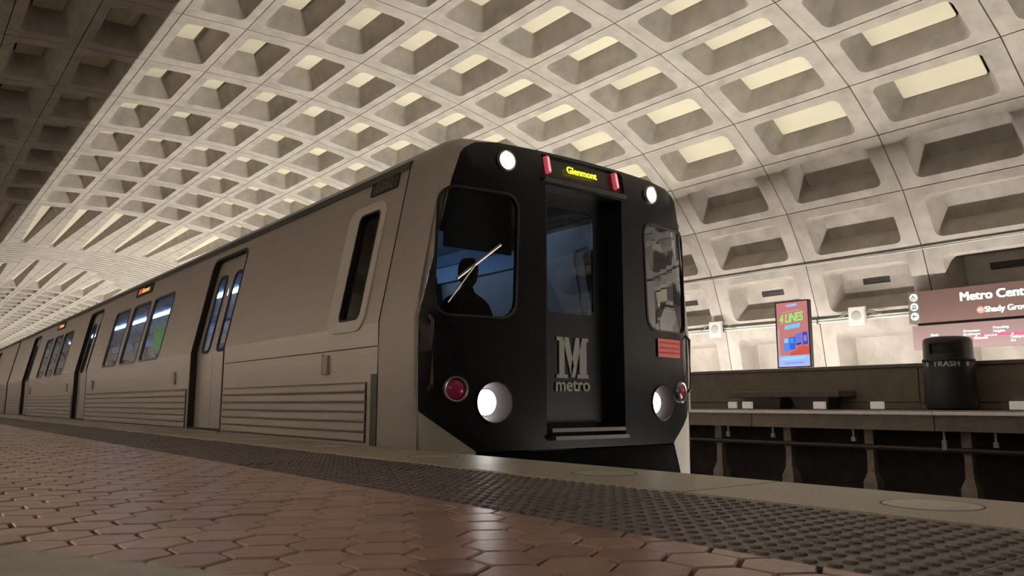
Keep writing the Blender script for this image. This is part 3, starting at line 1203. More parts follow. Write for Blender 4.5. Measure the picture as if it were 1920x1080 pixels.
sheet(mb, dense(MO), [dense(door_hole), lw, rw, led_hole, hl1, hl2], lambda x, z: (x, front_y(x, z), z), extra=grid)
add(mb, 'front_mask', MT['mask'], smooth=60)
# rim between mask and cap
mb = MB()
rim = [(x, front_y(x, z), z) for x, z in MO]
def rim_out(x, z):
    k = (1 - .035 / 1.5)
    X = TC + (x - TC) / k
    Z = z + (.045 if z > 2.2 else 0)
    return (X, 4.93, Z)
mb.loft([rim, [rim_out(x, z) for x, z in MO]], False)
rim_o = add(mb, 'front_rim', MT['steel2'])
for sgn in (1, -1):
    pts = [(XS + .045, 0.27), (3.43, -0.03), (3.30, -0.36), (XS + .09, -0.36)]
    mb = MB()
    q = [(x, front_y(x, z) - .004, z) for x, z in pts]
    mid = [(XS + .02, 4.95, 0.27), (3.43, 4.95, -0.03), (3.30, 4.95, -0.36), (XS + .06, 4.95, -0.36)]
    if sgn < 0:
        q = [(2 * TC - x, y, z) for x, y, z in q]
        mid = [(2 * TC - x, y, z) for x, y, z in mid]
    mb.loft([mid, q], True, True, True)
    o = add(mb, 'corner_panel', MT['corner'])

# ---- emergency door in the front
mb = MB()
DY = 4.90
dh = [(x, front_y(x, z), z) for x, z in door_hole]
dh2 = [(x, DY, z) for x, z in door_hole]
mb.loft([dh, dh2], True)
add(mb, 'door_jamb', MT['maskdark'])
dwin = rrect(4.50, 1.52, 0.265, 0.45, 0.05, 3)
mb = MB()
sheet(mb, door_hole, [dwin], lambda x, z: (x, DY, z))
fd = add(mb, 'front_door', MT['maskdark'])
mb = MB()
mb.poly([(x, DY + .01, z) for x, z in dwin])
add(mb, 'window_pane', MT['glassdark'], fd)
for k, (zz, yy) in enumerate(((0.115, 4.70), (0.055, 4.66))):
    mb = MB()
    mb.box(4.11, yy, zz - .016, 4.93, 4.80, zz + .014)
    add(mb, 'step', MT['winframe'])
# transit logo: a big M with the word below
mo = MB()
XM, ZM, WM, HM = 4.505, 0.53, 0.36, 0.34
def mbar(pts):
    mo.loft([[(XM + a * WM, yy, ZM + b * HM) for a, b in pts] for yy in (DY - .012, DY)], True, True, True)
mbar([(-.5, 0), (-.16, 0), (-.16, .09), (-.26, .09), (-.26, 1), (-.5, 1), (-.5, .91), (-.42, .91), (-.42, .09), (-.5, .09)])
mbar([(.5, 0), (.14, 0), (.14, .09), (.22, .09), (.22, .91), (.22, 1), (.5, 1), (.5, .91), (.44, .91), (.44, .09), (.5, .09)])
mbar([(-.30, 1), (-.12, 1), (.03, .30), (-.05, 0.02)])
mbar([(.30, 1), (.10, 1), (-.05, .30), (-.05, 0.02), (.06, .02)])
lg = add(mo, 'logo', MT['logo'], fd)
lettering('logo_word', 'metro', 0.155, MT['logo'], lambda u, v, w_: (XM + u, DY - .008 - w_, 0.425 + v), fd, bold=0.004, align='CENTER')

# ---- windscreens
for k, lp in enumerate((lw, rw)):
    cx = sum(p[0] for p in lp) / len(lp)
    cz = sum(p[1] for p in lp) / len(lp)
    inn = [(cx + (p[0] - cx) * .95, cz + (p[1] - cz) * .965) for p in lp]
    mb = MB()
    rings = [[(x, front_y(x, z) + dy, z) for x, z in loop] for loop, dy in ((lp, 0.002), (lp, -0.008), (inn, -0.008), (inn, 0.03))]
    mb.loft(rings, True)
    fr = add(mb, 'windscreen_frame', MT['rubber'])
    mb = MB()
    sheet(mb, inn, [], lambda x, z: (x, front_y(x, z) + .012, z), extra=[(cx + .1 * a, cz + .2 * b) for a in (-2, -1, 0, 1, 2) for b in (-1, 0, 1)])
    add(mb, 'window_pane', MT['glassdark' if k == 0 else 'glassright'], fr)
mb = MB()
mb.tube([(3.26, front_y(3.26, 1.24) - .02, 1.24), (3.62, front_y(3.62, 1.53) - .02, 1.53)], .012, 6)
mb.tube([(3.20, front_y(3.2, 1.06) - .012, 1.06), (3.40, front_y(3.4, 1.35) - .02, 1.35)], .006, 6)
add(mb, 'wiper', MT['frame'])
for sgn in (1, -1):
    xm = lambda x: x if sgn > 0 else 2 * TC - x
    mb = MB()
    pts = [(3.085, 0.42), (3.085, .46), (3.085, .92), (3.085, .96)]
    mb.tube([(xm(x), front_y(x, z) - (.045 if 0 < i < 3 else 0), z) for i, (x, z) in enumerate(pts)], .013, 8)
    add(mb, 'grab_handle', MT['winframe'])

# ---- destination display over the door
mb = MB()
lh = [(x, front_y(x, z), z) for x, z in led_hole]
lh2 = [(x, front_y(x, z) + .03, z) for x, z in led_hole]
mb.loft([lh, lh2], True, False, True)
db = add(mb, 'destination_sign', MT['ledback'])
lettering('display_text', 'Glenmont', 0.085, MT['led_y'], lambda u, v, w_: (4.50 + u, front_y(4.5 + u, 2.235 + v) + .022 - w_, 2.235 + v), db, bold=0.003, align='CENTER', shear=0.0)
for xk in (4.115, 4.905):
    mb = MB()
    mb.loft([[(xk + a, front_y(xk, z) - dy, z) for a, z in rrect(0, 2.265, .016, .078, .014, 3)] for dy in (-.03, .014)], True, False, True)
    mk = add(mb, 'marker_light', MT['marker'])
    mb = MB()
    mb.loft([[(xk + a, front_y(xk, z) - dy, z) for a, z in rrect(0, 2.265, .009, .066, .008, 3)] for dy in (.010, .018)], True, False, True)
    add(mb, 'marker_core', MT['markercore'], mk)
mb = MB()
mb.loft([[(x, front_y(x, z) - dy, z) for x, z in ((4.05, 2.115), (5.0, 2.115), (5.0, 2.145), (4.05, 2.145))] for dy in (0, .03)], True, False, True)
add(mb, 'rain_strip', MT['winframe'])


# ---- lamps
def lamp(xl, zl, r, mlens, nm, bezel, crescent=False, dome=0.02):
    y = front_y(xl, zl)
    n = Vector((front_y(xl + .01, zl) - front_y(xl - .01, zl), 0, 0))
    ax = Vector((n.x / .02, -1, 0)).normalized()
    c = Vector((xl, y, zl))
    mb = MB()
    mb.disc_stack(c, ax, ((r * 1.28, -.03), (r * 1.28, .012), (r * 1.18, .022), (r * 1.05, .016), (r * 1.02, -.005)), 28, False, False)
    bz = add(mb, nm, bezel, smooth=40)
    mb = MB()
    mb.disc_stack(c, ax, ((r * 1.03, -.01), (r * .9, .004), (r * .5, dome), (r * .1, dome * 1.2)), 28, False, True)
    add(mb, 'lamp_lens', mlens, bz, smooth=60)
    if crescent:
        mb = MB()
        u = ax.cross(Vector((0, 0, 1))).normalized()
        if u.x < 0:
            u = -u
        rings = []
        for k in range(19):
            a = R(-115 + 230 * k / 18)
            wv = .055 * max(0.06, math.cos(R(-82 + 164 * k / 18)))
            dirv = u * math.cos(a) + Vector((0, 0, 1)) * math.sin(a)
            base = c + u * (.012) + Vector((0, 0, .0))
            rr = r * 1.36
            rings.append([base + dirv * rr + ax * .0, base + dirv * rr + ax * .05, base + dirv * (rr + wv) + ax * .02, base + dirv * (rr + wv * 1.1) - ax * .005])
        mb.loft(rings, False)
        add(mb, 'lamp_hood', MT['chrome'], bz, smooth=60)


for sgn in (1, -1):
    xm = lambda x: x if sgn > 0 else 2 * TC - x
    hc = xm(HLX)
    mb = MB()
    mb.loft([[(x, front_y(x, z) - .006, z) for x, z in circ(hc, HLZ, HLR + .012)], [(x, front_y(x, z) - .010, z) for x, z in circ(hc, HLZ, HLR)],
             [(x, front_y(hc, HLZ) + .06, z) for x, z in circ(hc, HLZ, .125)], [(x, front_y(hc, HLZ) + .13, z) for x, z in circ(hc, HLZ, .102)],
             [(x, front_y(hc, HLZ) + .14, z) for x, z in circ(hc, HLZ, .06)]], True, False, True)
    wl2 = add(mb, 'headlight_well', MT['hood'], smooth=50)
    mb = MB()
    mb.disc_stack((hc, front_y(hc, HLZ) + .115, HLZ), (0, -1, 0), ((.097, -.01), (.097, .006), (.07, .018), (.01, .026)), 28, True, True)
    add(mb, 'lamp_lens', MT['lamp'], wl2, smooth=60)
    lamp(xm(3.27), 0.425, 0.075, MT['red'], 'tail_light', MT['frame'])
    lamp(xm(3.69), 2.215, 0.066, MT['lamp2'], 'upper_light', MT['frame'])
mb = MB()
mb.poly([(x, front_y(x, z) - .014, z) for x, z in ((5.40, .735), (5.76, .735), (5.76, .90), (5.40, .90))])
st = add(mb, 'notice_plate', MT['sticker'])
for zz in (.775, .82, .865):
    mb = MB()
    mb.poly([(x, front_y(x, z) - .016, z) for x, z in ((5.42, zz - .007), (5.74, zz - .007), (5.74, zz + .005), (5.42, zz + .005))])
    add(mb, 'notice_line', MT['sticker2'], st)
# apron under the front
mb = MB()
sheet(mb, [(3.31, -0.36), (2 * TC - 3.31, -0.36), (2 * TC - 3.43, -0.045), (3.43, -0.045)], [], lambda x, z: (x, front_y(x, z) + .004, z), extra=[(3.5 + .2 * k, -.2) for k in range(11)])
add(mb, 'lower_valance', mat('valance_black', (0.006, 0.006, 0.007), 0.9, spec=0.1))
mb = MB()
mb.loft([[(x, y, z) for x, z in ((3.40, -.36), (5.65, -.36), (5.65, -.62), (3.40, -.62))] for y in (4.80, 5.4)], True, True, True)
add(mb, 'apron', MT['rubber'])

# real beams of the two headlights
for sgn in (1, -1):
    xl = HLX if sgn > 0 else 2 * TC - HLX
    L = bpy.data.lights.new('headlight_beam', 'SPOT')
    L.energy = 30
    L.spot_size = R(70)
    L.spot_blend = 0.8
    L.shadow_soft_size = 0.06
    L.color = (1.0, 0.9, 0.92)
    o = bpy.data.objects.new('headlight_beam', L)
    COL.objects.link(o)
    o.location = (xl, 4.60, 0.335)
    o.rotation_euler = (R(88), 0, 0)
    o.rotation_euler = Vector((0, -1, -0.04)).to_track_quat('-Z', 'Y').to_euler()

# ---- driver behind the left windscreen
def skin_body(name, m, joints, edges, parent=None, sub=1):
    me = bpy.data.meshes.new(name)
    me.from_pydata([j[0] for j in joints], edges, [])
    o = bpy.data.objects.new(name, me)
    COL.objects.link(o)
    md = o.modifiers.new('skin', 'SKIN')
    for v, j in zip(me.skin_vertices[0].data, joints):
        v.radius = (j[1], j[1])
    me.skin_vertices[0].data[0].use_root = True
    ss = o.modifiers.new('sub', 'SUBSURF')
    ss.levels = ss.render_levels = sub
    dg = bpy.context.evaluated_depsgraph_get()
    me2 = bpy.data.meshes.new_from_object(o.evaluated_get(dg))
    me2.name = name
    me2.materials.clear()
    me2.materials.append(m)
    me2.shade_smooth()
    bpy.data.objects.remove(o)
    o = bpy.data.objects.new(name, me2)
    COL.objects.link(o)
    if parent:
        o.parent = parent
    return o


dx, dy, dz = 3.86, 5.55, 0.60
drv = empty('person', (dx, dy, dz))
tag(drv, 'person in dark clothes seated in the cab behind the left windscreen', 'person')
J = [((0, 0, .12), .15), ((0, .0, .30), .145), ((0, -.01, .48), .165), ((0, -.02, .60), .10), ((0, -.03, .68), .058), ((0, -.05, .74), .055),
     ((-.19, -.01, .56), .065), ((-.25, -.05, .36), .05), ((-.20, -.26, .30), .042), ((-.18, -.34, .31), .034),
     ((.19, -.01, .56), .065), ((.26, -.05, .36), .05), ((.20, -.26, .30), .042), ((.18, -.34, .31), .034),
     ((-.11, -.16, .09), .085), ((-.13, -.44, .08), .065), ((-.13, -.46, -.22), .05), ((-.13, -.56, -.40), .045),
     ((.11, -.16, .09), .085), ((.13, -.44, .08), .065), ((.13, -.46, -.22), .05), ((.13, -.56, -.40), .045)]
EDG = [(0, 1), (1, 2), (2, 3), (3, 4), (4, 5), (3, 6), (6, 7), (7, 8), (8, 9), (3, 10), (10, 11), (11, 12), (12, 13), (0, 14), (14, 15), (15, 16), (16, 17), (0, 18), (18, 19), (19, 20), (20, 21)]
skin_body('body', MT['cloth'], J, EDG, drv, 2)
mb = MB()
hd = []
for k in range(9):
    t = k / 8
    z = .70 + .25 * t
    ry = .098 * math.sqrt(max(0.02, 1 - ((t - .55) / .56) ** 2))
    rx = ry * .80
    ring = []
    for j in range(14):
        a = 2 * PI * j / 14
        yy = -.05 + ry * math.sin(a)
        if math.sin(a) < -.9 and k in (3,):
            yy -= .022
        ring.append((rx * math.cos(a), yy, z))
    hd.append(ring)
mb.loft(hd, True, True, True)
for sx in (-1, 1):
    mb.disc_stack((sx * .078, -.04, .825), (sx, 0, 0), ((.026, -.006), (.03, .008), (.015, .012)), 8)
    mb.disc_stack((sx * .032, -.135, .845), (0, -1, 0), ((.012, -.01), (.012, .004), (.004, .008)), 8)
mb.box(-.022, -.142, .768, .022, -.12, .776)
mb.build('head', MT['skin'], drv, smooth=60)
mb = MB()
mb.loft([[(1.08 * p[0], -.045 + 1.08 * (p[1] + .05), p[2] + .006) for p in r] for r in hd[5:]], True, False, True)
mb.build('hair', MT['hair'], drv, smooth=60)
for sx in (-1, 1):
    mb = MB()
    c = Vector((sx * .18, -.37, .31))
    mb.loft([[(c.x + a * .04, c.y + y, c.z + b * .016) for a, b in ((-1, -1), (1, -1), (1, 1), (-1, 1))] for y in (.03, -.01, -.045)], True, True, True)
    for f in range(4):
        fx = c.x + (-.03 + .02 * f)
        L_ = (.06, .075, .07, .055)[f]
        mb.tube([(fx, c.y - .04, c.z), (fx, c.y - .04 - L_ * .6, c.z + .004), (fx, c.y - .04 - L_, c.z - .022)], [.010, .009, .007], 6)
    mb.tube([(c.x - sx * .035, c.y, c.z), (c.x - sx * .065, c.y - .03, c.z - .004), (c.x - sx * .06, c.y - .055, c.z - .012)], [.012, .011, .008], 6)
    mb.build('hand', MT['skin'], drv, smooth=60)
mb = MB()
mb.box(3.62, 5.40, 0.05, 4.10, 5.78, 0.60)
mb.box(3.62, 5.76, 0.40, 4.10, 5.86, 1.12)
add(mb, 'driver_seat', MT['rubber'])
mb = MB()
mb.loft([[(x, y, z) for x in (3.08, 4.0)] + [(x, y2, z2) for x in (4.0, 3.08)] for y, z, y2, z2 in ((4.95, .90, 4.95, .05), (5.30, .88, 5.30, .05))], True, True, True)
add(mb, 'driver_console', MT['insidedark'])
mb = MB()
mb.box(3.05, 5.0, 0.0, 6.0, 7.3, 0.04)
add(mb, 'cab_floor', MT['insidedark'])
mb = MB()
mb.box(3.22, 4.90, 1.50, 3.86, 4.92, 1.98)
add(mb, 'sun_visor', MT['insidedark'])

# ==================================================================== FAR PLATFORM OBJECTS
# bench
b = empty('bench', (PX - .35, 7.87, FZ))
tag(b, 'long dark concrete bench against the far parapet wall', 'bench')
def lbuild(mb, name, m, parent, smooth=None):
    L0 = parent.location
    q = parent
    off = Vector((0, 0, 0))
    while q is not None:
        off += q.location
        q = q.parent
    mb.v = [(p[0] - off.x, p[1] - off.y, p[2] - off.z) for p in mb.v]
    return mb.build(name, m, parent, smooth)
mb = MB()
e = .012
mb.loft([[(PX - .52 + a, 6.48 + a, z), (PX - .012, 6.48 + a, z), (PX - .012, 8.51 - a, z), (PX - .52 + a, 8.51 - a, z)] for a, z in ((e, .42), (0, .42 + e), (0, .525 - e), (e, .525))], True, True, True)
lbuild(mb, 'seat_slab', MT['benchc'], b)
for ya, yb in ((6.72, 7.38), (7.57, 8.28)):
    mb = MB()
    mb.loft([[(PX - .40 + a, ya + a, z), (PX - .02, ya + a, z), (PX - .02, yb - a, z), (PX - .40 + a, yb - a, z)] for a, z in ((.06, FZ), (0, .42))], True, True, True)
    lbuild(mb, 'pedestal', MT['benchc'], b)
# white boxes at the foot of the parapet
NB = ['small white box at the foot of the far parapet, nearest the train', 'small white box on the far platform, under the left end of the bench',
      'small white box on the far platform, under the right end of the bench', 'small white box at the foot of the far parapet, between bench and trash bin',
      'small white box at the foot of the far parapet, right of the trash bin']
for k, (y, wd) in enumerate(((8.78, .16), (8.12, .18), (6.80, .19), (6.13, .20), (4.18, .24))):
    mb = MB()
    e = .008
    xa = PX - .06 if k not in (1, 2) else PX - .55
    mb.loft([[(x0 + a, y - wd / 2 + a * .5, z) , (x0 + .05, y - wd / 2 + a * .5, z), (x0 + .05, y + wd / 2 - a * .5, z), (x0 + a, y + wd / 2 - a * .5, z)] for x0, a, z in ((xa, e, FZ), (xa, 0, FZ + e), (xa, 0, FZ + .105), (xa, e, FZ + .113))], True, True, True)
    mb.poly([(xa - .0015, y + a * wd * .36, FZ + .056 + c * .035) for a, c in ((-1, -1), (1, -1), (1, 1), (-1, 1))])
    o = mb.build('marker_box', MT['box'])
    tag(o, NB[k], 'box', 'white boxes along the far parapet')

# trash bin
TX, TY = 11.6, 4.89
bn = empty('trash_bin', (TX, TY, FZ))
tag(bn, 'tall black round trash bin with hooded lid and white TRASH lettering', 'trash bin')
mb = MB()
mb.disc_stack((0, 0, 0), (0, 0, 1), ((.27, 0), (.325, .015), (.335, .06), (.318, .62), (.315, .655)), 32)
mb.build('body', MT['bin'], bn, smooth=40)
mb = MB()
mb.disc_stack((0, 0, 0), (0, 0, 1), ((.325, .65), (.332, .665), (.332, .69), (.318, .70)), 32, False, False)
mb.build('rim_band', MT['bin2'], bn, smooth=40)
# hood with an opening towards the track
angs = [2 * PI * k / 32 for k in range(32)]
face = math.atan2(-TY, -TX)
mb = MB()
hz = [(.312, .70), (.312, .76), (.312, .90), (.308, .955), (.285, .985), (.2, 1.005), (.05, 1.012)]
n = len(mb.v)
for r_, z in hz:
    mb.v += [(r_ * math.cos(a), r_ * math.sin(a), z) for a in angs]
for i in range(len(hz) - 1):
    for j in range(32):
        am = (angs[j] + PI / 32 - face + PI) % (2 * PI) - PI
        if i == 1 and (abs(am + .32) < .50):
            continue
        mb.f.append((n + i * 32 + j, n + i * 32 + (j + 1) % 32, n + (i + 1) * 32 + (j + 1) % 32, n + (i + 1) * 32 + j))
mb.f.append(tuple(n + (len(hz) - 1) * 32 + j for j in range(32)))
mb.build('hood', MT['bin2'], bn, smooth=40)
mb = MB()
mb.disc_stack((0, 0, 0), (0, 0, 1), ((.29, .66), (.28, .95)), 20)
mb.build('liner', MT['rubber'], bn)
def on_bin(u, v, w_):
    r_ = .3215 + w_
    a = face - .10 + u / .318
    return (r_ * math.cos(a), r_ * math.sin(a), v)
lettering('lettering', 'TRASH', 0.105, MT['binwhite'], lambda u, v, w_: on_bin(u, .585 + v, w_), bn, bold=.004, align='CENTER', thick=.003, spacing=1.06)
for uc in (-.265, .275):
    mb = MB()
    mb.loft([[on_bin(uc + a, .585 + c, w_) for a, c in ((-.018, 0), (.018, 0), (.024, .055), (-.024, .055))] for w_ in (0, .003)], True, False, True)
    mb.loft([[on_bin(uc + a, .585 + c, w_) for a, c in ((-.03, .06), (.03, .06), (.02, .075), (-.02, .075))] for w_ in (0, .003)], True, False, True)
    mb.build('bin_symbol', MT['binwhite'], bn)

# advertising screen
AX = 12.10
adv = empty('advertising_screen', (AX, 8.06, .95))
adv.location = (0, 0, 0)
tag(adv, 'upright lit advertising screen with red picture on the far parapet', 'screen')
ya, yb, za, zb = 7.9159, 7.2798, 0.9278, 2.0681
mb = MB()
lp = [(ya, za), (yb, za), (yb, zb), (ya, zb)]
cx, cz = (ya + yb) / 2, (za + zb) / 2
inn = [(cx + (p[0] - cx) * .945, cz + (p[1] - cz) * .968) for p in lp]
mb.loft([[(x, y, z) for y, z in l_] for l_, x in ((lp, AX + .09), (lp, AX), (inn, AX), (inn, AX + .012))], True, True, False)
mb.build('casing', MT['darkmetal'], adv)
mb = MB()
mb.box(AX + .09, 7.54, 0.70, AX + .14, 7.66, 1.6)
mb.build('mount', MT['darkmetal'], adv)
def AP(u, v, w_=0.0):
    """u 0..1 left to right, v 0..1 bottom to top on the screen"""
    return (AX + .012 - w_, inn[0][0] + (inn[1][0] - inn[0][0]) * u, inn[0][1] + (inn[2][1] - inn[0][1]) * v)
def patch(name, pts, c, s=1.0, lay=.002):
    mb = MB()
    mb.poly([AP(u, v, lay) for u, v in pts])
    return mb.build(name, screen_mat('screen_' + name, c, s), adv)
SC = 1.0
patch('screen', [(0, 0), (1, 0), (1, 1), (0, 1)], (0.56, 0.20, 0.20), SC, .0005)
patch('footer', [(0, 0), (1, 0), (1, .17), (0, .17)], (0.40, .50, .88), SC, .0012)
patch('footer_line', [(.12, .10), (.85, .12), (.85, .155), (.12, .135)], (0.30, .75, 1.0), SC, .002)
patch('footer_line', [(.2, .04), (.8, .05), (.8, .075), (.2, .065)], (0.25, .32, .95), SC, .002)
patch('margin', [(0, .17), (.06, .17), (.06, .6), (0, .6)], (0.55, .36, .42), SC, .0011)
patch('red_corner', [(.38, .17), (1, .19), (1, .31), (.66, .31), (.6, .25), (.38, .22)], (0.62, .09, .06), SC, .0012)
patch('brand_bar', [(.33, .93), (.66, .935), (.66, .975), (.33, .965)], (0.42, .50, 1.0), SC, .002)
patch('top_line', [(.2, .845), (.8, .865), (.8, .872), (.2, .852)], (0.6, .45, .5), SC, .002)
patch('sub_line', [(.24, .575), (.72, .60), (.74, .665), (.26, .64)], (0.22, .62, .92), SC, .002)
for (u0, u1) in ((.36, .375), (.45, .462), (.52, .53), (.60, .612)):
    patch('sub_line_gap', [(u0, .59), (u1, .59), (u1, .645), (u0, .645)], (0.15, .35, .7), SC, .0026)
patch('phone', [(.19, .24), (.40, .24), (.40, .45), (.19, .43)], (0.09, .26, .85), SC, .002)
patch('phone_glare', [(.21, .37), (.34, .37), (.34, .44), (.21, .43)], (0.25, .65, .95), SC, .0026)
patch('phone', [(.38, .26), (.56, .26), (.58, .455), (.38, .455)], (0.04, .12, .62), SC, .0022)
patch('phone_glare', [(.40, .36), (.52, .36), (.52, .44), (.40, .44)], (0.06, .30, .85), SC, .0028)
patch('phone', [(.58, .32), (.77, .33), (.77, .52), (.58, .50)], (0.14, .18, .72), SC, .0024)
patch('phone_shade', [(.60, .325), (.75, .335), (.75, .36), (.60, .355)], (0.03, .03, .12), SC, .003)
patch('phone', [(.80, .325), (.96, .335), (.95, .525), (.79, .52)], (0.05, .06, .45), SC, .0022)
patch('phone_glare', [(.83, .38), (.92, .38), (.92, .47), (.83, .47)], (0.2, .25, .8), SC, .0028)
sm1 = screen_mat('screen_headline', (0.36, .80, .20), SC)
sm2 = screen_mat('screen_headline_shadow', (0.50, .30, .15), SC)
for mm_, o_, w_ in ((sm2, .012, .0022), (sm1, 0, .003)):
    lettering('headline', '4 LINES', 0.188, mm_, lambda u, v, t, o_=o_, w_=w_: AP(.085 + o_ + u * 1.32, .675 - o_ * .5 + v * 1.02 + u * .06, w_ + t), adv, bold=.006, shear=.12, spacing=.92, thick=0)

# station name sign
SX = 12.86
sg = empty('station_sign', (0, 0, 0))
tag(sg, 'long brown station name sign reading Metro Center on the far wall', 'sign')
def slab(mb, y0, y1, z0, z1, x0, x1):
    mb.loft([[(x, a, b_) for a, b_ in ((y0, z0), (y1, z0), (y1, z1), (y0, z1))] for x in (x1, x0)], True, True, True)
mb = MB(); slab(mb, 2.2, 5.965, 1.59, 2.095, SX, SX + .20); nb = mb.build('name_board', MT['signbrown'], sg)
mb = MB(); slab(mb, 5.79, 5.968, 1.587, 2.098, SX - .004, SX + .02); mb.build('symbol_strip', MT['signgrey'], sg)
mb = MB(); slab(mb, 2.2, 5.93, 1.165, 1.545, SX, SX + .10); mp_ = mb.build('map_board', MT['signmap'], sg)
mb = MB(); slab(mb, 2.25, 5.85, 1.545, 1.59, SX + .03, SX + .08); mb.build('gap_frame', MT['signblack'], sg)
mb = MB()
for yy in (5.2, 3.0):
    slab(mb, yy - .05, yy + .05, 0.75, 1.17, SX + .04, SX + .09)
mb.build('post', MT['signblack'], sg)
LS_ = lambda y0, z0: (lambda u, v, w_: (SX - w_ - .001, y0 - u, z0 + v))
lettering('station_name', 'Metro Center', 0.183, MT['signwhite'], LS_(5.185, 1.885), sg, bold=.009, thick=.005, spacing=1.0)
lettering('direction_name', 'Shady Grove', 0.118, MT['signwhite'], LS_(4.845, 1.683), sg, bold=.006, thick=.005)
mb = MB(); mb.disc_stack((SX - .003, 4.90, 1.722), (-1, 0, 0), ((.055, 0), (.055, .002)), 20); rd = mb.build('line_dot', MT['signredpale'], sg)
lettering('line_code', 'RD', 0.05, MT['signwhite'], LS_(4.935, 1.705), sg, bold=.001, thick=.007)
ICX = SX - .006
for k, (y, z) in enumerate(((5.875, 2.005), (5.875, 1.853), (5.875, 1.70))):
    mb = MB(); mb.disc_stack((ICX, y, z), (-1, 0, 0), ((.064, 0), (.064, .003)), 22)
    ic = mb.build('symbol_disc', MT['signwhite'], sg)
    mb = MB()
    P = lambda a, c: (ICX - .0045, y - a, z + c)
    if k == 2:
        mb.tube([P(-.035, 0), P(.038, 0)], .006, 5)
        mb.tube([P(-.005, .03), P(-.035, 0), P(-.005, -.03)], .006, 5)
    elif k == 1:
        mb.tube([P(-.03, -.035), P(.03, -.035), P(.03, .012), P(-.03, .012), P(-.03, -.035)], .004, 5)
        for a in (-.014, .014):
            mb.tube([P(a, -.028), P(a, -.008)], .008, 5)
        mb.tube([P(-.014, .022), P(-.007, .036)], .004, 5)
        mb.tube([P(.014, .036), P(.007, .022)], .004, 5)
    else:
        mb.tube([P(-.012, .036), P(-.012, .0), P(.016, .0), P(.026, -.03)], .005, 5)
        mb.tube([P(-.012 + .026 * math.cos(R(a)), -.014 + .024 * math.sin(R(a))) for a in range(110, 350, 30)], .0045, 5)
        mb.tube([P(-.012, .018), P(.008, .018)], .004, 5)
    mb.build('symbol', MT['signblack'], ic)
# line map
mb = MB(); slab(mb, 2.3, 5.05, 1.318, 1.348, SX - .003, SX + .001); mb.build('map_line', MT['signred'], sg)
stops = [(5.62, 1.352, 'Shady\nGrove', 1.37), (5.14, 1.36, 'Grosvenor-\nStrathmore', 1.40), (4.99, 1.333, 'Bethesda', 1.285), (4.72, 1.333, 'Friendship\nHeights', 1.425),
         (4.50, 1.333, 'Tenleytown-\nAU', 1.275), (4.30, 1.333, 'Van Ness-\nUDC', 1.425), (4.06, 1.333, 'Cleveland\nPark', 1.275), (3.82, 1.333, 'Woodley\nPark', 1.425), (3.58, 1.333, 'Dupont\nCircle', 1.275), (3.34, 1.333, 'Farragut\nNorth', 1.425)]
for y, z, nm, zt in stops:
    if y < 5.05:
        mb = MB(); mb.disc_stack((SX - .003, y, z), (-1, 0, 0), ((.014, 0), (.014, .002)), 10); mb.build('map_stop', MT['signwhite'], sg)
    lettering('stop_name', nm, 0.052, MT['signwhite'], LS_(y + .035, zt), sg, bold=.0012, thick=.003)
mb = MB()
lettering('map_note', 'Medical Ctr', 0.03, MT['signwhite'], LS_(4.88, 1.323), sg, bold=.001, thick=.005)

# loudspeakers and conduits along the vault
SPK = ['white square loudspeaker on the conduit left of the advertising screen', 'white square loudspeaker on the conduit between screen and station sign']
for k, (y, z) in enumerate(((9.90, 1.80), (6.93, 1.815))):
    sp = empty('loudspeaker', (13.00, y, z))
    tag(sp, SPK[k], 'loudspeaker', 'loudspeakers on the far wall')
    mb = MB()
    e = .012
    mb.loft([[(x, sy * h_, sz * (h_ + .015)) for sy, sz in ((-1, -1), (1, -1), (1, 1), (-1, 1))] for x, h_ in ((.075, .145), (e, .145), (0, .145 - e))], True, True, True)
    mb.build('cabinet', MT['speaker'], sp)
    mb = MB()
    mb.disc_stack((0, 0, 0), (-1, 0, 0), ((.088, -.004), (.088, .004), (.078, .007), (.04, .008)), 24)
    mb.build('grille', MT['grille'], sp, smooth=30)
    mb = MB()
    for s in (-1, 1):
        mb.tube([(.06, s * .14, .06), (.06, s * .19, .085), (.06, s * .27, .07), (.08, s * .33, .02), (.09, s * .42, .01)], .012, 6)
        if k == 1:
            mb.tube([(.05, s * .14, .03), (.05, s * .22, .05), (.07, s * .30, .01)], .012, 6)
    mb.build('cable', MT['cable'], sp)
CI = NL + 14
cx_, cz_ = CH[CI]
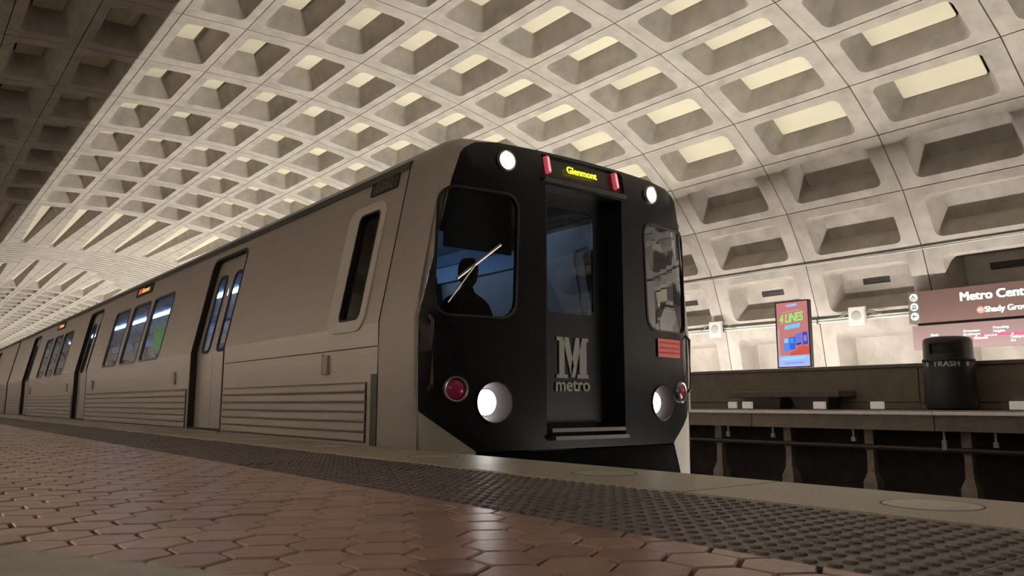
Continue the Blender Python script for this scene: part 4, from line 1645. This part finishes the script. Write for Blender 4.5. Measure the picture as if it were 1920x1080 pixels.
for k, (dx_, dz_, r_, m_, lb) in enumerate(((-.055, .03, .016, 'conduit', 'upper pale conduit along the lower joint of the far vault'), (-.057, -.015, .02, 'conduit', 'lower pale conduit along the lower joint of the far vault'),
                                       (-.045, .07, .007, 'conduitd', 'thin dark cable along the lower joint of the far vault'))):
    mb = MB()
    mb.tube([(cx_ + dx_, y, cz_ + dz_ + .004 * math.sin(y * 2.1 + k)) for y in [i_ * 1.02 - 3 for i_ in range(60)]], r_, 7)
    tag(mb.build('conduit' if k < 2 else 'cable', MT[m_]), lb, 'conduit' if k < 2 else 'cable')
mb = MB()
for i_ in range(18):
    y = YJ0 + PY * (i_ - 1)
    mb.box(cx_ - .08, y - .014, cz_ - .040, cx_ + .0, y + .014, cz_ + .05)
mb.build('conduit_clip', MT['conduitd'], ceiling)
cx_, cz_ = CH[CI - 1]
for k, (dx_, dz_, r_, m_, lb) in enumerate(((-.035, .022, .009, 'conduitd', 'dark cable along the upper joint of the far vault'), (-.035, -.012, .011, 'conduit', 'pale conduit along the upper joint of the far vault'))):
    mb = MB()
    mb.tube([(cx_ + dx_, y, cz_ + dz_ + .006 * math.sin(y * 1.7 + k)) for y in [i_ * 1.02 - 3 for i_ in range(60)]], r_, 7)
    tag(mb.build('cable' if k == 0 else 'conduit', MT[m_]), lb, 'cable' if k == 0 else 'conduit')
# ---- granite bench slab in the near left foreground
sl = MB()
A = Vector((0.115, 0.279))
Bv = Vector((0.046, 0.418))
dv = (Bv - A).normalized()
nv = Vector((-dv.y, dv.x))
pts = [A - dv * .9, A + dv * 1.1, A + dv * 1.1 + nv * .75, A - dv * .9 + nv * .75]
cc = sum(pts, Vector((0, 0))) / 4
def insq(s_):
    return [p + (cc - p).normalized() * s_ for p in pts]
sl.loft([[(p.x, p.y, z) for p in insq(s_)] for s_, z in ((.004, .19), (0, .195), (0, .246), (.004, .255), (.014, .26))], True, True, True)
bs = empty('granite_bench', (0, 0, 0))
tag(bs, 'low grey granite bench slab, out of focus, in the near left corner', 'bench')
sl.build('slab', MT['ledge'], bs)
sl = MB()
sl.loft([[(p.x, p.y, z) for p in insq(.16)] for z in (0.0, .19)], True, True, True)
sl.build('base', MT['ledge'], bs)
